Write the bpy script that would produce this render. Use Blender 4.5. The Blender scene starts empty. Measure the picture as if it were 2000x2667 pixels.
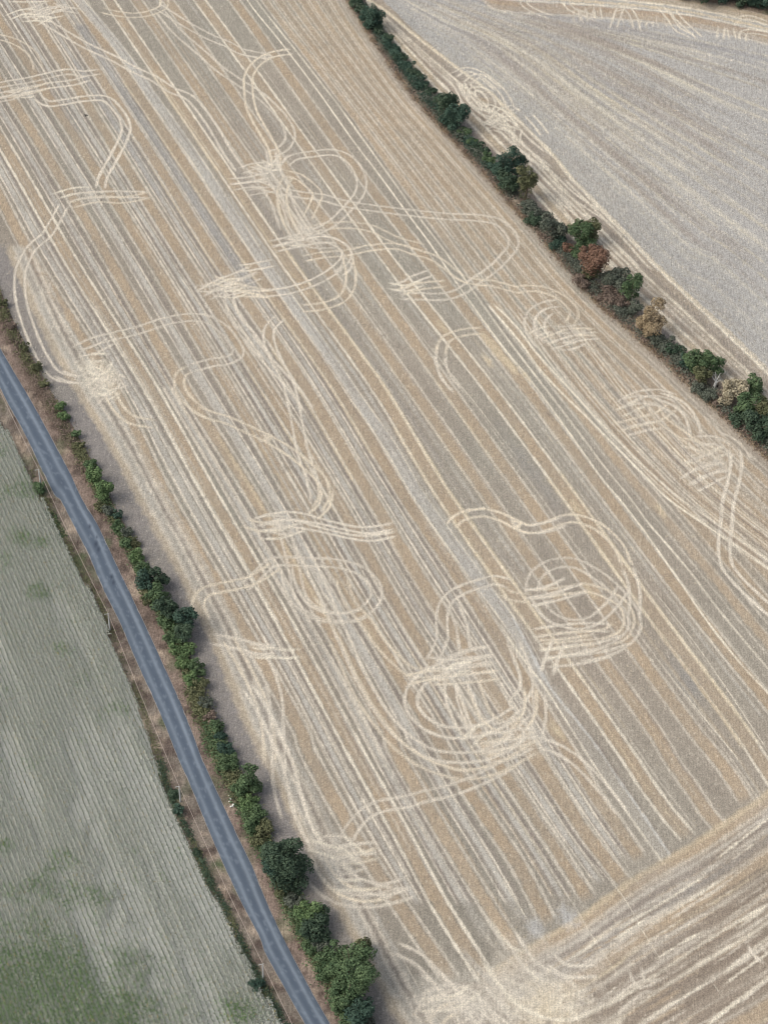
import bpy, math, random
import numpy as np
from mathutils import Matrix, Vector

random.seed(7)
rng = np.random.default_rng(7)
SC = bpy.context.scene
COL = SC.collection

# ------------------------------------------------------------------ camera
FPX = 4900.0                      # focal length in pixels of the 2000 x 2667 photograph
NAD = np.array([-239.0, 4446.0])  # where "straight down" falls, from the picture's centre
TH = math.atan(FPX / np.hypot(*NAD))          # pitch below the horizon
DIST = 362.0
HC = DIST * math.sin(TH)
F_ = np.array([0, math.cos(TH), -math.sin(TH)])
U0 = np.array([0, math.sin(TH), math.cos(TH)])
R0 = np.array([1.0, 0, 0])
a_, b_ = NAD / np.hypot(*NAD)
R_ = a_ * (-U0) + b_ * R0
DN_ = b_ * (-U0) - a_ * R0
CAM = np.array([0, -DIST * math.cos(TH), HC])


def G(x, y):
    """ground point (z = 0) seen at pixel x, y of the photograph"""
    d = F_ * FPX + R_ * (x - 1000.0) + DN_ * (y - 1333.5)
    t = -CAM[2] / d[2]
    p = CAM + d * t
    return np.array([p[0], p[1]])


def pxm(y):
    """pixels of the photograph per metre, near row y"""
    return 13.54 * (y + 4067.0) / 5400.0


cam = bpy.data.cameras.new("camera")
cam.sensor_fit = 'VERTICAL'
cam.sensor_height = 24.0
cam.lens = 24.0 * FPX / 2667.0
cam.clip_start = 1.0
cam.clip_end = 6000.0
camo = bpy.data.objects.new("camera", cam)
M = Matrix(((R_[0], -DN_[0], -F_[0], CAM[0]),
            (R_[1], -DN_[1], -F_[1], CAM[1]),
            (R_[2], -DN_[2], -F_[2], CAM[2]), (0, 0, 0, 1)))
camo.matrix_world = M
COL.objects.link(camo)
SC.camera = camo

# ------------------------------------------------------------------ light
SUN_EL, SUN_AZ = math.radians(48), math.radians(258)   # azimuth clockwise from +Y: light from the left
world = bpy.data.worlds.new("World")
SC.world = world
world.use_nodes = True
nt = world.node_tree
bg = nt.nodes["Background"]
sky = nt.nodes.new("ShaderNodeTexSky")
sky.sky_type = 'NISHITA'
sky.sun_disc = False
sky.sun_elevation = SUN_EL
sky.sun_rotation = SUN_AZ
sky.dust_density = 4.0
hs = nt.nodes.new("ShaderNodeHueSaturation")      # thin high cloud: the blue is washed out
hs.inputs["Saturation"].default_value = 0.5
nt.links.new(sky.outputs[0], hs.inputs["Color"])
nt.links.new(hs.outputs[0], bg.inputs[0])
bg.inputs[1].default_value = 0.15
sun = bpy.data.lights.new("sun", 'SUN')
sun.energy = 1.0
sun.angle = math.radians(38)
sun.color = (1.0, 0.97, 0.905)
suno = bpy.data.objects.new("sun", sun)
sd = Vector((math.sin(SUN_AZ) * math.cos(SUN_EL), math.cos(SUN_AZ) * math.cos(SUN_EL), math.sin(SUN_EL)))
suno.rotation_euler = sd.to_track_quat('Z', 'Y').to_euler()
suno.location = (0, 0, 200)
COL.objects.link(suno)
SC.view_settings.view_transform = 'Standard'
SC.view_settings.look = 'None'
SC.view_settings.exposure = 0.09
SC.view_settings.gamma = 1.0
SC.render.engine = 'CYCLES'
SC.cycles.max_bounces = 4
SC.cycles.use_denoising = True
SC.cycles.pixel_filter_type = 'BLACKMAN_HARRIS'
SC.cycles.filter_width = 1.15


# ------------------------------------------------------------------ helpers
def lin(r, g, b):
    f = lambda c: (c / 255 / 12.92) if c / 255 <= 0.04045 else ((c / 255 + 0.055) / 1.055) ** 2.4
    return np.array([f(r), f(g), f(b)])


def tag(o, label=None, cat=None, group=None, kind=None):
    if label: o["label"] = label
    if cat: o["category"] = cat
    if group: o["group"] = group
    if kind: o["kind"] = kind
    return o


def spline(P, step=0.6):
    """smooth curve through the points (Catmull-Rom), resampled evenly"""
    P = np.asarray(P, float)
    if len(P) < 3:
        L = np.hypot(*(P[-1] - P[0]))
        n = max(2, int(L / step) + 1)
        return P[0] + (P[-1] - P[0]) * np.linspace(0, 1, n)[:, None]
    Q = np.vstack([2 * P[0] - P[1], P, 2 * P[-1] - P[-2]])
    out = []
    for i in range(1, len(Q) - 2):
        p0, p1, p2, p3 = Q[i - 1:i + 3]
        n = max(2, int(np.hypot(*(p2 - p1)) / step))
        t = np.linspace(0, 1, n, endpoint=False)[:, None]
        out.append(0.5 * (2 * p1 + (p2 - p0) * t + (2 * p0 - 5 * p1 + 4 * p2 - p3) * t ** 2 + (3 * p1 - p0 - 3 * p2 + p3) * t ** 3))
    out.append(P[-1:])
    return np.vstack(out)


def normals2(C):
    d = np.gradient(C, axis=0)
    d /= np.maximum(1e-9, np.hypot(d[:, 0], d[:, 1]))[:, None]
    return np.stack([-d[:, 1], d[:, 0]], 1)


ORG = {1: (0, 0), 2: (650, 0), 3: (1300, 0), 4: (0, 650), 5: (650, 650), 6: (1300, 650),
       7: (0, 1300), 8: (650, 1300), 9: (1300, 1300), 10: (0, 1967), 11: (650, 1967), 12: (1300, 1967)}


def T(n, *pts):
    ox, oy = ORG[n]
    return [(ox + x / 2.37, oy + y / 2.37) for x, y in pts]


def W(pts):
    return np.array([G(x, y) for x, y in pts])


def mesh_np(name, verts, faces4, mat, smooth=False):
    """verts (n,3), faces (m,4) or (m,3) numpy -> object"""
    me = bpy.data.meshes.new(name)
    nf, k = faces4.shape
    me.vertices.add(len(verts)); me.vertices.foreach_set("co", np.asarray(verts, np.float32).ravel())
    me.loops.add(nf * k); me.loops.foreach_set("vertex_index", faces4.astype(np.int32).ravel())
    me.polygons.add(nf)
    me.polygons.foreach_set("loop_start", (np.arange(nf) * k).astype(np.int32))
    me.polygons.foreach_set("loop_total", np.full(nf, k, np.int32))
    if smooth: me.polygons.foreach_set("use_smooth", np.ones(nf, bool))
    me.update(calc_edges=True)
    me.materials.append(mat)
    o = bpy.data.objects.new(name, me)
    COL.objects.link(o)
    return o


def set_col(o, cols, name="Col"):
    at = o.data.attributes.new(name, 'FLOAT_COLOR', 'POINT')
    c = np.ones((len(cols), 4), np.float32)
    c[:, :3] = cols
    at.data.foreach_set("color", c.ravel())


def set_f(o, v, name):
    at = o.data.attributes.new(name, 'FLOAT', 'POINT')
    at.data.foreach_set("value", np.asarray(v, np.float32).ravel())


def vnoise(x, y, seed=0):
    """smooth value noise in 0..1 on arrays"""
    r = np.random.default_rng(seed).random((257, 257)).astype(np.float32)
    xi = np.floor(x).astype(int); yi = np.floor(y).astype(int)
    fx = x - xi; fy = y - yi
    fx = fx * fx * (3 - 2 * fx); fy = fy * fy * (3 - 2 * fy)
    a = r[xi % 256, yi % 256]; b = r[(xi + 1) % 256, yi % 256]
    c = r[xi % 256, (yi + 1) % 256]; d = r[(xi + 1) % 256, (yi + 1) % 256]
    return (a * (1 - fx) + b * fx) * (1 - fy) + (c * (1 - fx) + d * fx) * fy


def fbm(x, y, seed=0, oct=3):
    s = 0; a = 0.5; t = 0
    for k in range(oct):
        s = s + a * vnoise(x * 2 ** k, y * 2 ** k, seed + k); t += a; a *= 0.55
    return s / t


# ------------------------------------------------------------------ materials
def new_mat(name, rough=0.95):
    m = bpy.data.materials.new(name)
    m.use_nodes = True
    b = m.node_tree.nodes["Principled BSDF"]
    b.inputs["Roughness"].default_value = rough
    b.inputs["Specular IOR Level"].default_value = 0.15
    return m, m.node_tree, b


def N(nt, t, **kw):
    n = nt.nodes.new(t)
    for k, v in kw.items():
        setattr(n, k, v)
    return n


def mul_noise(nt, src, scale, lo, hi, detail=2.0, stretch=None, rot=0.0, rough=0.6):
    """multiply a colour socket by a noise between lo and hi (world coordinates)"""
    tc = N(nt, "ShaderNodeTexCoord")
    mp = N(nt, "ShaderNodeMapping")
    mp.inputs["Rotation"].default_value = (0, 0, rot)
    mp.inputs["Scale"].default_value = stretch or (1, 1, 1)
    nt.links.new(tc.outputs["Object"], mp.inputs[0])
    nz = N(nt, "ShaderNodeTexNoise")
    nz.inputs["Scale"].default_value = scale
    nz.inputs["Detail"].default_value = detail
    nz.inputs["Roughness"].default_value = rough
    nt.links.new(mp.outputs[0], nz.inputs["Vector"])
    mr = N(nt, "ShaderNodeMapRange")
    mr.inputs[1].default_value = 0.3; mr.inputs[2].default_value = 0.7
    mr.inputs[3].default_value = lo; mr.inputs[4].default_value = hi
    nt.links.new(nz.outputs[0], mr.inputs[0])
    vm = N(nt, "ShaderNodeVectorMath", operation='SCALE')
    nt.links.new(src, vm.inputs[0])
    nt.links.new(mr.outputs[0], vm.inputs["Scale"])
    return vm.outputs[0], nz.outputs[0]


def ground_mat(name, rot=0.0, amp=1.0, bump=0.25):
    m, nt, b = new_mat(name)
    at = N(nt, "ShaderNodeAttribute", attribute_name="Col")
    s, _ = mul_noise(nt, at.outputs["Color"], 3.6, 1 - 0.28 * amp, 1 + 0.28 * amp, 2.0, (1, 1, 1), rot, 0.75)
    s, _ = mul_noise(nt, s, 1.3, 1 - 0.10 * amp, 1 + 0.10 * amp, 2.0, (1, 1, 1), rot)
    s, n1 = mul_noise(nt, s, 1.6, 1 - 0.17 * amp, 1 + 0.17 * amp, 3.0, (2.6, 0.22, 1), rot)
    s, n2 = mul_noise(nt, s, 0.06, 0.95, 1.05, 3.0)
    nt.links.new(s, b.inputs["Base Color"])
    bp = N(nt, "ShaderNodeBump")
    bp.inputs["Strength"].default_value = bump
    bp.inputs["Distance"].default_value = 0.08
    nt.links.new(n1, bp.inputs["Height"])
    nt.links.new(bp.outputs[0], b.inputs["Normal"])
    return m


def plain_mat(name, col, rough=0.9, var=0.2, scale=3.0):
    m, nt, b = new_mat(name, rough)
    rgb = N(nt, "ShaderNodeRGB"); rgb.outputs[0].default_value = (*col, 1)
    s, _ = mul_noise(nt, rgb.outputs[0], scale, 1 - var, 1 + var)
    nt.links.new(s, b.inputs["Base Color"])
    return m


def leaf_mat(name, dark, light, rough=0.75, trans=0.15):
    """leaf colour from a per-leaf attribute between a dark and a light leaf"""
    m, nt, b = new_mat(name, rough)
    b.inputs["Specular IOR Level"].default_value = 0.12
    at = N(nt, "ShaderNodeAttribute", attribute_name="tint")
    mx = N(nt, "ShaderNodeMix", data_type='RGBA')
    mx.inputs[6].default_value = (*(dark * 1.2), 1); mx.inputs[7].default_value = (*(light * 1.2), 1)
    nt.links.new(at.outputs["Fac"], mx.inputs[0])
    nt.links.new(mx.outputs[2], b.inputs["Base Color"])
    tr = N(nt, "ShaderNodeBsdfTranslucent")
    nt.links.new(mx.outputs[2], tr.inputs[0])
    ms = N(nt, "ShaderNodeMixShader"); ms.inputs[0].default_value = trans
    nt.links.new(b.outputs[0], ms.inputs[1]); nt.links.new(tr.outputs[0], ms.inputs[2])
    nt.links.new(ms.outputs[0], nt.nodes["Material Output"].inputs[0])
    return m


# ------------------------------------------------------------------ painted grid: a ground sheet whose vertices carry what lies on it
class Sheet:
    """a field surface as a fine mesh; straw, stubble and wheel marks are laid into its vertices' colours in order"""
    def __init__(s, p0, ang, u0, u1, v0, v1, du, dv, base):
        s.p0 = np.asarray(p0, float)
        s.ev = np.array([math.cos(ang), math.sin(ang)])      # along
        s.eu = np.array([s.ev[1], -s.ev[0]])                 # across (to the right)
        s.u = np.arange(u0, u1, du); s.v = np.arange(v0, v1, dv)
        s.du, s.dv = du, dv
        s.U, s.V = np.meshgrid(s.u, s.v)
        s.X = s.p0[0] + s.U * s.eu[0] + s.V * s.ev[0]
        s.Y = s.p0[1] + s.U * s.eu[1] + s.V * s.ev[1]
        s.C = np.empty(s.U.shape + (3,), np.float32); s.C[:] = base
        s.H = np.zeros(s.U.shape, np.float32)

    def uv(s, P):
        d = np.asarray(P) - s.p0
        return d @ s.eu, d @ s.ev

    def over(s, sl, a, col):
        a = a[..., None]
        s.C[sl] = s.C[sl] * (1 - a) + np.asarray(col, np.float32) * a

    def dist(s, P, rmax):
        """distance field to a polyline and arc length, in a window; per chunk to stay small"""
        u, v = s.uv(P)
        L = np.concatenate([[0], np.cumsum(np.hypot(np.diff(u), np.diff(v)))])
        D = None
        i0 = max(0, int((u.min() - rmax - s.u[0]) / s.du)); i1 = min(len(s.u), int((u.max() + rmax - s.u[0]) / s.du) + 2)
        j0 = max(0, int((v.min() - rmax - s.v[0]) / s.dv)); j1 = min(len(s.v), int((v.max() + rmax - s.v[0]) / s.dv) + 2)
        if i1 <= i0 or j1 <= j0: return None
        D = np.full((j1 - j0, i1 - i0), 1e9, np.float32); S = np.zeros_like(D); SG = np.zeros_like(D)
        for k in range(len(u) - 1):
            a0 = max(i0, int((min(u[k], u[k + 1]) - rmax - s.u[0]) / s.du)); a1 = min(i1, int((max(u[k], u[k + 1]) + rmax - s.u[0]) / s.du) + 2)
            c0 = max(j0, int((min(v[k], v[k + 1]) - rmax - s.v[0]) / s.dv)); c1 = min(j1, int((max(v[k], v[k + 1]) + rmax - s.v[0]) / s.dv) + 2)
            if a1 <= a0 or c1 <= c0: continue
            du_, dv_ = u[k + 1] - u[k], v[k + 1] - v[k]
            l2 = du_ * du_ + dv_ * dv_ + 1e-9
            qu = s.U[c0:c1, a0:a1] - u[k]; qv = s.V[c0:c1, a0:a1] - v[k]
            t = np.clip((qu * du_ + qv * dv_) / l2, 0, 1)
            d = np.hypot(qu - t * du_, qv - t * dv_)
            sub = (slice(c0 - j0, c1 - j0), slice(a0 - i0, a1 - i0))
            m = d < D[sub]
            D[sub][m] = d[m]; S[sub][m] = (L[k] + t * math.sqrt(l2))[m]
            SG[sub][m] = np.sign(qu * dv_ - qv * du_)[m]
        return (slice(j0, j1), slice(i0, i1)), D, S, SG, L[-1]

    def band(s, P, w, col, a=1.0, soft=0.3, seed=0, rag=0.25, fade=2.0, along=0.35):
        """a band of half width w (m) along world polyline P"""
        r = s.dist(P, w + soft + rag)
        if r is None: return
        sl, D, S, SG, L = r
        x, y = s.X[sl], s.Y[sl]
        ww = w + (vnoise(x * 0.8, y * 0.8, seed) - 0.5) * 2 * rag
        m = np.clip((ww + soft / 2 - D) / soft, 0, 1)
        m *= np.clip(S / fade, 0, 1) * np.clip((L - S) / fade, 0, 1) if fade > 0 else 1
        st = 1 - along + along * 1.6 * vnoise(S * 0.12 + seed * 3.1, D * 0 + seed * 1.7, seed + 5)
        g = 0.8 + 0.4 * vnoise(x * 2.3, y * 2.3, seed + 9)
        s.over(sl, np.clip(m * a * st * g, 0, 1), col)

    def pair(s, P, col, a=0.8, gauge=2.0, w=0.3, seed=0, soft=0.3):
        Pn = normals2(P)
        for k, q in enumerate((-1, 1)):
            s.band(P + Pn * q * gauge / 2, w + .2, DARK * .95, a * .2, .3, seed + k + 7, 0.12, 1.5, 0.5)
            s.band(P + Pn * q * gauge / 2, w, col, a * (0.9 + 0.2 * random.random()), soft, seed + k, 0.08, 1.5, 0.2)

    def blot(s, c, rx, ry, ang, col, a, seed=0, sc=0.5):
        d = np.stack([s.X - c[0], s.Y - c[1]], -1)
        ca, sa = math.cos(ang), math.sin(ang)
        x = (d[..., 0] * ca + d[..., 1] * sa) / rx; y = (-d[..., 0] * sa + d[..., 1] * ca) / ry
        r = np.hypot(x, y) + (fbm(s.X * sc, s.Y * sc, seed) - 0.5) * 1.1
        m = np.clip(1.15 - r, 0, 1)
        s.over(slice(None), np.clip(m * a, 0, 1), col)

    def build(s, name, mat, keep=None, z=0.0):
        nv, nu = s.U.shape
        idx = np.arange(nv * nu).reshape(nv, nu)
        f = np.stack([idx[:-1, :-1], idx[:-1, 1:], idx[1:, 1:], idx[1:, :-1]], -1)
        if keep is not None:
            k = keep(s.X, s.Y)
            f = f[k[:-1, :-1] | k[1:, 1:]]
        f = f.reshape(-1, 4)
        used = np.zeros(nv * nu, bool); used[f.ravel()] = True
        remap = np.cumsum(used) - 1
        V = np.stack([s.X, s.Y, s.H + z], -1).reshape(-1, 3)[used]
        o = mesh_np(name, V, remap[f], mat, True)
        set_col(o, s.C.reshape(-1, 3)[used])
        return o


def inside(poly):
    poly = np.asarray(poly)
    def f(X, Y):
        r = np.zeros(X.shape, bool)
        for i in range(len(poly)):
            x0, y0 = poly[i]; x1, y1 = poly[(i + 1) % len(poly)]
            if y0 == y1: continue
            c = ((y0 > Y) != (y1 > Y)) & (X < (x1 - x0) * (Y - y0) / (y1 - y0) + x0)
            r ^= c
        return r
    return f


# colours (real, unlit)
STUB = lin(158, 150, 136) ; TAN = lin(176, 158, 134) ; PALE = lin(208, 198, 180)
BRIGHT = lin(232, 222, 200) ; GREY = lin(184, 178, 166) ; DUST = lin(208, 200, 184)
DARK = lin(140, 130, 120) ; SOIL = lin(146, 140, 134) ; BLUE = lin(154, 149, 141) ; GOLD = lin(208, 192, 162)

# ------------------------------------------------------------------ lines of the place, read off the photograph and laid on the ground
corn_edge = [(-60, 985)] + T(4, (0, 1050), (90, 1200), (170, 1370), (260, 1560)) + T(7, (265, 0), (330, 150), (400, 280), (500, 470), (600, 650), (700, 900), (790, 1110), (880, 1350), (970, 1620)) + \
    T(10, (1000, 160), (1080, 350), (1180, 560), (1280, 790), (1380, 960), (1480, 1180), (1600, 1420)) + [(735, 2667), (900, 2950)]
road_l = [(-70, 880), (-30, 952)] + T(4, (0, 850), (60, 970), (150, 1130), (250, 1340), (340, 1520)) + T(7, (370, 0), (440, 130), (550, 350), (640, 560), (740, 760), (820, 950), (910, 1150), (1000, 1350), (1100, 1600)) + \
    T(10, (1180, 200), (1290, 470), (1400, 720), (1500, 930), (1600, 1120)) + T(11, (100, 1230), (200, 1410), (340, 1659)) + [(960, 2950)]
road_r = [(-70, 775), (-35, 840)] + T(4, (0, 600), (110, 790), (210, 960), (330, 1180), (430, 1370)) + T(7, (510, 0), (600, 150), (700, 360), (800, 570), (900, 780), (1000, 1000), (1100, 1220), (1200, 1470)) + \
    T(10, (1240, 0), (1330, 200), (1450, 460), (1560, 690)) + T(11, (100, 890), (200, 1110), (320, 1340), (500, 1659)) + [(1040, 2950)]
hedge_l = [(-60, 640), (-20, 740), (28, 850), (80, 950), (130, 1040), (165, 1095), (205, 1165), (250, 1250), (290, 1330), (345, 1430), (390, 1520), (440, 1620), (475, 1700), (515, 1800), (550, 1890), (600, 1990), (650, 2090), (690, 2180), (745, 2290), (800, 2400), (860, 2520), (920, 2630), (985, 2740), (1080, 2930)]
field_l = [(x + 26, y - 6) for x, y in hedge_l]
verge_r = [(x - 14, y + 6) for x, y in hedge_l]
hedge_r = [(880, -90), (920, -10), (962, 60), (1010, 130), (1060, 200), (1110, 265), (1165, 325), (1225, 390), (1290, 460), (1350, 530), (1405, 590), (1460, 655), (1520, 725), (1580, 790), (1650, 850), (1720, 910), (1790, 975), (1860, 1040), (1930, 1105), (2000, 1170), (2090, 1250)]

SW = {  # swath centre lines, picture points
    'A': [(-300, 0), (-60, 400), (89, 680), (290, 1000), (429, 1280), (601, 1580), (772, 1880), (806, 1967), (925, 2180), (1042, 2360), (1180, 2560)],
    'B': [(-215, 0), (25, 400), (186, 680), (386, 1000), (544, 1280), (718, 1580), (883, 1880), (930, 1967), (1050, 2180), (1147, 2360), (1302, 2600), (1400, 2740)],
    'C': [(-130, 0), (120, 400), (288, 680), (475, 1000), (652, 1280), (827, 1580), (1000, 1880), (1035, 1967), (1160, 2180), (1272, 2360), (1350, 2480)],
    'D': [(-33, 0), (18, 80), (223, 400), (398, 680), (591, 1000), (755, 1280), (930, 1580), (1112, 1880), (1199, 2026), (1300, 2178), (1342, 2241), (1384, 2317), (1430, 2408)],
    'E': [(55, 0), (110, 80), (308, 400), (483, 680), (690, 1000), (865, 1280), (1035, 1580), (1228, 1880), (1313, 2009), (1384, 2115), (1443, 2203), (1498, 2288), (1536, 2347)],
    'F': [(130, 0), (184, 80), (393, 400), (570, 680), (791, 1000), (957, 1280), (1140, 1580), (1338, 1880), (1401, 1980), (1460, 2072), (1519, 2165), (1578, 2241), (1630, 2306)],
    'G': [(197, 0), (250, 80), (464, 400), (650, 680), (876, 1000), (1045, 1280), (1245, 1580), (1431, 1880), (1511, 2009), (1553, 2077), (1604, 2148), (1668, 2243)],
    'H': [(283, 0), (338, 80), (555, 400), (745, 680), (977, 1000), (1148, 1280), (1359, 1580), (1572, 1880), (1638, 1975), (1688, 2051), (1735, 2115), (1795, 2186)],
    'I': [(355, 0), (412, 80), (633, 400), (836, 680), (1066, 1000), (1262, 1280), (1469, 1580), (1686, 1880), (1747, 1980), (1798, 2051), (1849, 2127), (1895, 2174)],
    'J': [(437, 0), (494, 80), (716, 400), (926, 680), (1158, 1000), (1359, 1280), (1572, 1580), (1789, 1880), (1870, 1980), (1912, 2039), (1945, 2095)],
    'K': [(520, 0), (579, 80), (810, 400), (1013, 680), (1265, 1000), (1473, 1280), (1688, 1580), (1912, 1880), (1992, 2000), (2060, 2100)],
    'L': [(610, 0), (668, 80), (898, 400), (1114, 680), (1361, 1000), (1572, 1280), (1800, 1580), (2040, 1880)],
}
EXT = (-75,)
SWW = {}
for k, p in SW.items():
    d0 = np.array(p[0]) - np.array(p[1]); d0 = d0 / -d0[1]
    p = [(p[0][0] - d0[0] * -95 * -1, -95)] + p if False else [(p[0][0] + (p[0][0] - p[1][0]) / (p[1][1] - p[0][1]) * 95, -95)] + p
    SW[k] = p


def sw_px(name, y):
    p = np.array(SW[name]); return np.interp(y, p[:, 1], p[:, 0])


def between(n0, n1, f, y0=-95, y1=2300, step=130):
    m0 = SW[n0][-1][1]; m1 = SW[n1][-1][1]
    y1 = min(y1, m0, m1)
    ys = np.linspace(y0, y1, max(3, int((y1 - y0) / step)))
    return [(sw_px(n0, y) * (1 - f) + sw_px(n1, y) * f, y) for y in ys]


# =================================================================== main stubble field
pA, pB = G(512, 400), G(1290, 1580)
d_ = pA - pB
ANG = math.atan2(d_[1], d_[0])
F = Sheet(G(1000, 1333), ANG, -100, 108, -122, 208, 0.175, 0.30, STUB)
print("field grid", F.U.shape)
# broad tone of the stubble
n = fbm(F.X * 0.05, F.Y * 0.05, 3, 4)
F.C *= (0.93 + 0.14 * n)[..., None]
n = fbm(F.U * 0.5, F.V * 0.02, 11, 3)
F.C *= (0.93 + 0.14 * n)[..., None]
n2 = fbm(F.X * 0.03 + 9, F.Y * 0.03, 21, 3)
F.C *= np.stack([1 - 0.05 * (n2 - .5), 1 + 0.05 * (n2 - .5), 1 + 0.08 * (n2 - .5)], -1)
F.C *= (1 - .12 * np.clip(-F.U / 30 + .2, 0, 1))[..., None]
n3 = vnoise(F.U * 3.1, F.V * 0.12, 31)          # drill rows
F.C *= (0.95 + 0.10 * n3)[..., None]


def wline(px, step=0.8):
    return spline(W(px), step)


def line(px, w=0.3, col=PALE, a=0.6, seed=0, soft=0.22, rag=0.08, along=0.4, S=F):
    S.band(wline(px), w, col, a, soft, seed, rag, 2.0, along)


# grey patches of soil
for (x, y, rx, ry, al) in [(300, 260, 2.2, 26, 0.55), (430, 470, 2.4, 30, 0.55), (590, 700, 2.4, 18, 0.5), (190, 300, 3, 12, 0.4), (1790, 1770, 3, 7, .5), (1400, 1250, 2, 18, .35)]:
    F.blot(G(x, y), ry, rx, ANG, lin(146, 144, 140), al, int(x), 0.3)

# right-hand part of the field, past the hard tramlines: closer, tan stripes
HR = [(x, y) for x, y in hedge_r]
tramA = [(590, -95), (650, 8)] + T(2, (200, 270), (420, 560), (640, 870), (800, 1080)) + [(1052, 544), (1106, 616), (1130, 650), (1205, 760), (1262, 840), (1322, 920)] + T(6, (210, 830), (480, 1200), (620, 1400)) + T(9, (740, 0), (880, 180), (1000, 350), (1140, 550), (1300, 780), (1500, 1030), (1659, 1200)) + [(2080, 1900)]
tramB = [(600, -95), (667, 0)] + T(2, (180, 180), (300, 330), (540, 640), (700, 860), (830, 1040)) + [(1075, 544), (1129, 616), (1155, 650), (1233, 760), (1290, 840), (1345, 915)] + T(6, (400, 1010), (640, 1330)) + T(9, (810, 0), (920, 150), (1050, 300), (1200, 480), (1350, 680), (1659, 1050)) + [(2080, 1830)]


def at_y(p, y):
    p = np.array(p); return np.interp(y, p[:, 1], p[:, 0])


hr_ext = hedge_r + [(2200, 1345), (2420, 1560), (2700, 1850)]


def between_r(f, y0=-95, y1=1780):
    ys = np.linspace(y0, y1, 17)
    return [(at_y(tramB, y) * (1 - f) + (at_y(hr_ext, y) - 18) * f, y) for y in ys]


for i, f in enumerate([0.10, 0.24, 0.37, 0.50, 0.60, 0.72, 0.82]):
    line(between_r(f), 1.0 + 0.3 * (i % 2), TAN * (0.93 if i % 2 else 1.04), 0.75, 200 + i, 0.7, 0.3)
for i, f in enumerate([0.05, 0.13, 0.17, 0.205, 0.28, 0.33, 0.41, 0.455, 0.54, 0.57, 0.645, 0.68, 0.76, 0.79, 0.86, 0.9]):
    line(between_r(f), 0.18, PALE * 1.06, 0.5 + 0.3 * random.random(), 230 + i, 0.4, 0.1)
F.band(wline(between_r(0.96)), 1.6, lin(176, 164, 148), 0.6, 1.5, 250, 0.6)

# swaths of straw with wheel marks at their edges
edge = {'A': .45, 'B': .95, 'C': .5, 'D': .5, 'E': .55, 'F': .5, 'G': .5, 'H': .75, 'I': .45, 'J': .45, 'K': .75, 'L': .45}
for i, (k, p) in enumerate(SW.items()):
    P = wline(p)
    Pn = normals2(P)
    F.band(P, 1.0 if k in 'ABCDE' else 1.12, TAN * random.uniform(.93, 1.02), 0.84, 0.5, 300 + i, 0.25, 2, 0.35)
    for q in (-1, 1):
        F.band(P + Pn * q * 1.42, 0.25, PALE * 1.06 if k not in 'BHK' else (BRIGHT + PALE) / 2, min(.95, edge[k] * random.uniform(1.1, 1.5)), 0.25, 320 + i * 2 + q, 0.1, 2, 0.35)
# bright stretches
for k, y0, y1, q in [('H', 640, 1900, -1), ('H', 1100, 1700, 1), ('K', 1230, 2000, -1), ('K', 1230, 2000, 1), ('G', 200, 1200, 1), ('H', 180, 500, 1), ('F', 900, 1300, 1)]:
    ys = np.arange(y0, y1, 90.0)
    P = wline([(sw_px(k, y), y) for y in ys]); Pn = normals2(P)
    F.band(P - Pn * q * 1.45, 0.34, GOLD, 0.6, 0.4, 350 + len(k) + y0, 0.15)

# thin wheel lines between the swaths
names = list(SW.keys())
for i in range(len(names) - 1):
    n0, n1 = names[i], names[i + 1]
    left = i < 6
    fr = [0.36, 0.5, 0.62] if left else [0.36, 0.62]
    for j, f in enumerate(fr):
        y0 = -95; y1 = 2360
        if not left: y0, y1 = random.choice([(-95, 900), (500, 1500), (900, 2200)])
        line(between(n0, n1, f + random.uniform(-.03, .03), y0, y1), 0.17 if j != 1 else 0.4, PALE * 1.05 if j != 1 else GREY, (1.0 if left else 0.5) * random.uniform(.6, 1.2), 400 + i * 7 + j, 0.2, 0.1, 0.5)
        if left and j != 1:   # darker, cleared strips beside the marks
            line(between(n0, n1, f + 0.07, y0, y1), 0.30, DARK, 0.7, 500 + i * 7 + j, 0.4, 0.1, 0.4)
for i in range(90):          # fine uneven straw lines along the work
    k = random.randrange(len(names) - 1); y0 = random.uniform(-95, 1800)
    line(between(names[k], names[k + 1], random.random(), y0, y0 + random.uniform(200, 900), 90), random.uniform(.08, .3), [PALE * 1.05, DARK, GREY, TAN * .9, GOLD][i % 5], random.uniform(.3, .7) * (1 if k < 7 else .6), 1400 + i, .25, .1, .6)
# wide grey-white passes
line(between('C', 'D', 0.48, -95, 1100), 0.8, GREY, 0.45, 560, 0.7, 0.25, 0.3)
line(between('C', 'D', 0.42, 900, 2000), .5, GREY, 0.6, 569, 0.6, 0.2, 0.4)
line(between('F', 'G', 0.5, 60, 760), 1.1, lin(148, 146, 142), 0.5, 570, 0.6, 0.2, 0.2)
line(between('E', 'F', 0.5, 150, 520), .8, lin(150, 148, 145), 0.4, 571, 0.6, 0.2, 0.2)
line(between('H', 'I', 0.4, 300, 1500), .5, lin(152, 145, 135), 0.6, 572, 0.6, 0.2, 0.2)
line(between('B', 'C', 0.5, -95, 900), 0.6, GREY, 0.45, 561, 0.6, 0.25, 0.3)
line(between('A', 'B', 0.62, 100, 1500), 0.35, GREY, 0.6, 562)
line(between('A', 'B', 0.4, 100, 1500), 0.3, GREY, 0.6, 563)
line(between('C', 'D', 0.5, 1500, 2400), 0.6, GREY, 0.4, 564, .6, .3)
line(between('B', 'C', 0.55, 1700, 2450), 0.7, GREY, 0.4, 565, .8, .3)
line(between('B', 'C', 0.4, 1000, 2000), 0.3, PALE, 0.8, 566)
line(between('B', 'C', 0.6, 1000, 2000), 0.35, PALE, 0.7, 567)
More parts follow.
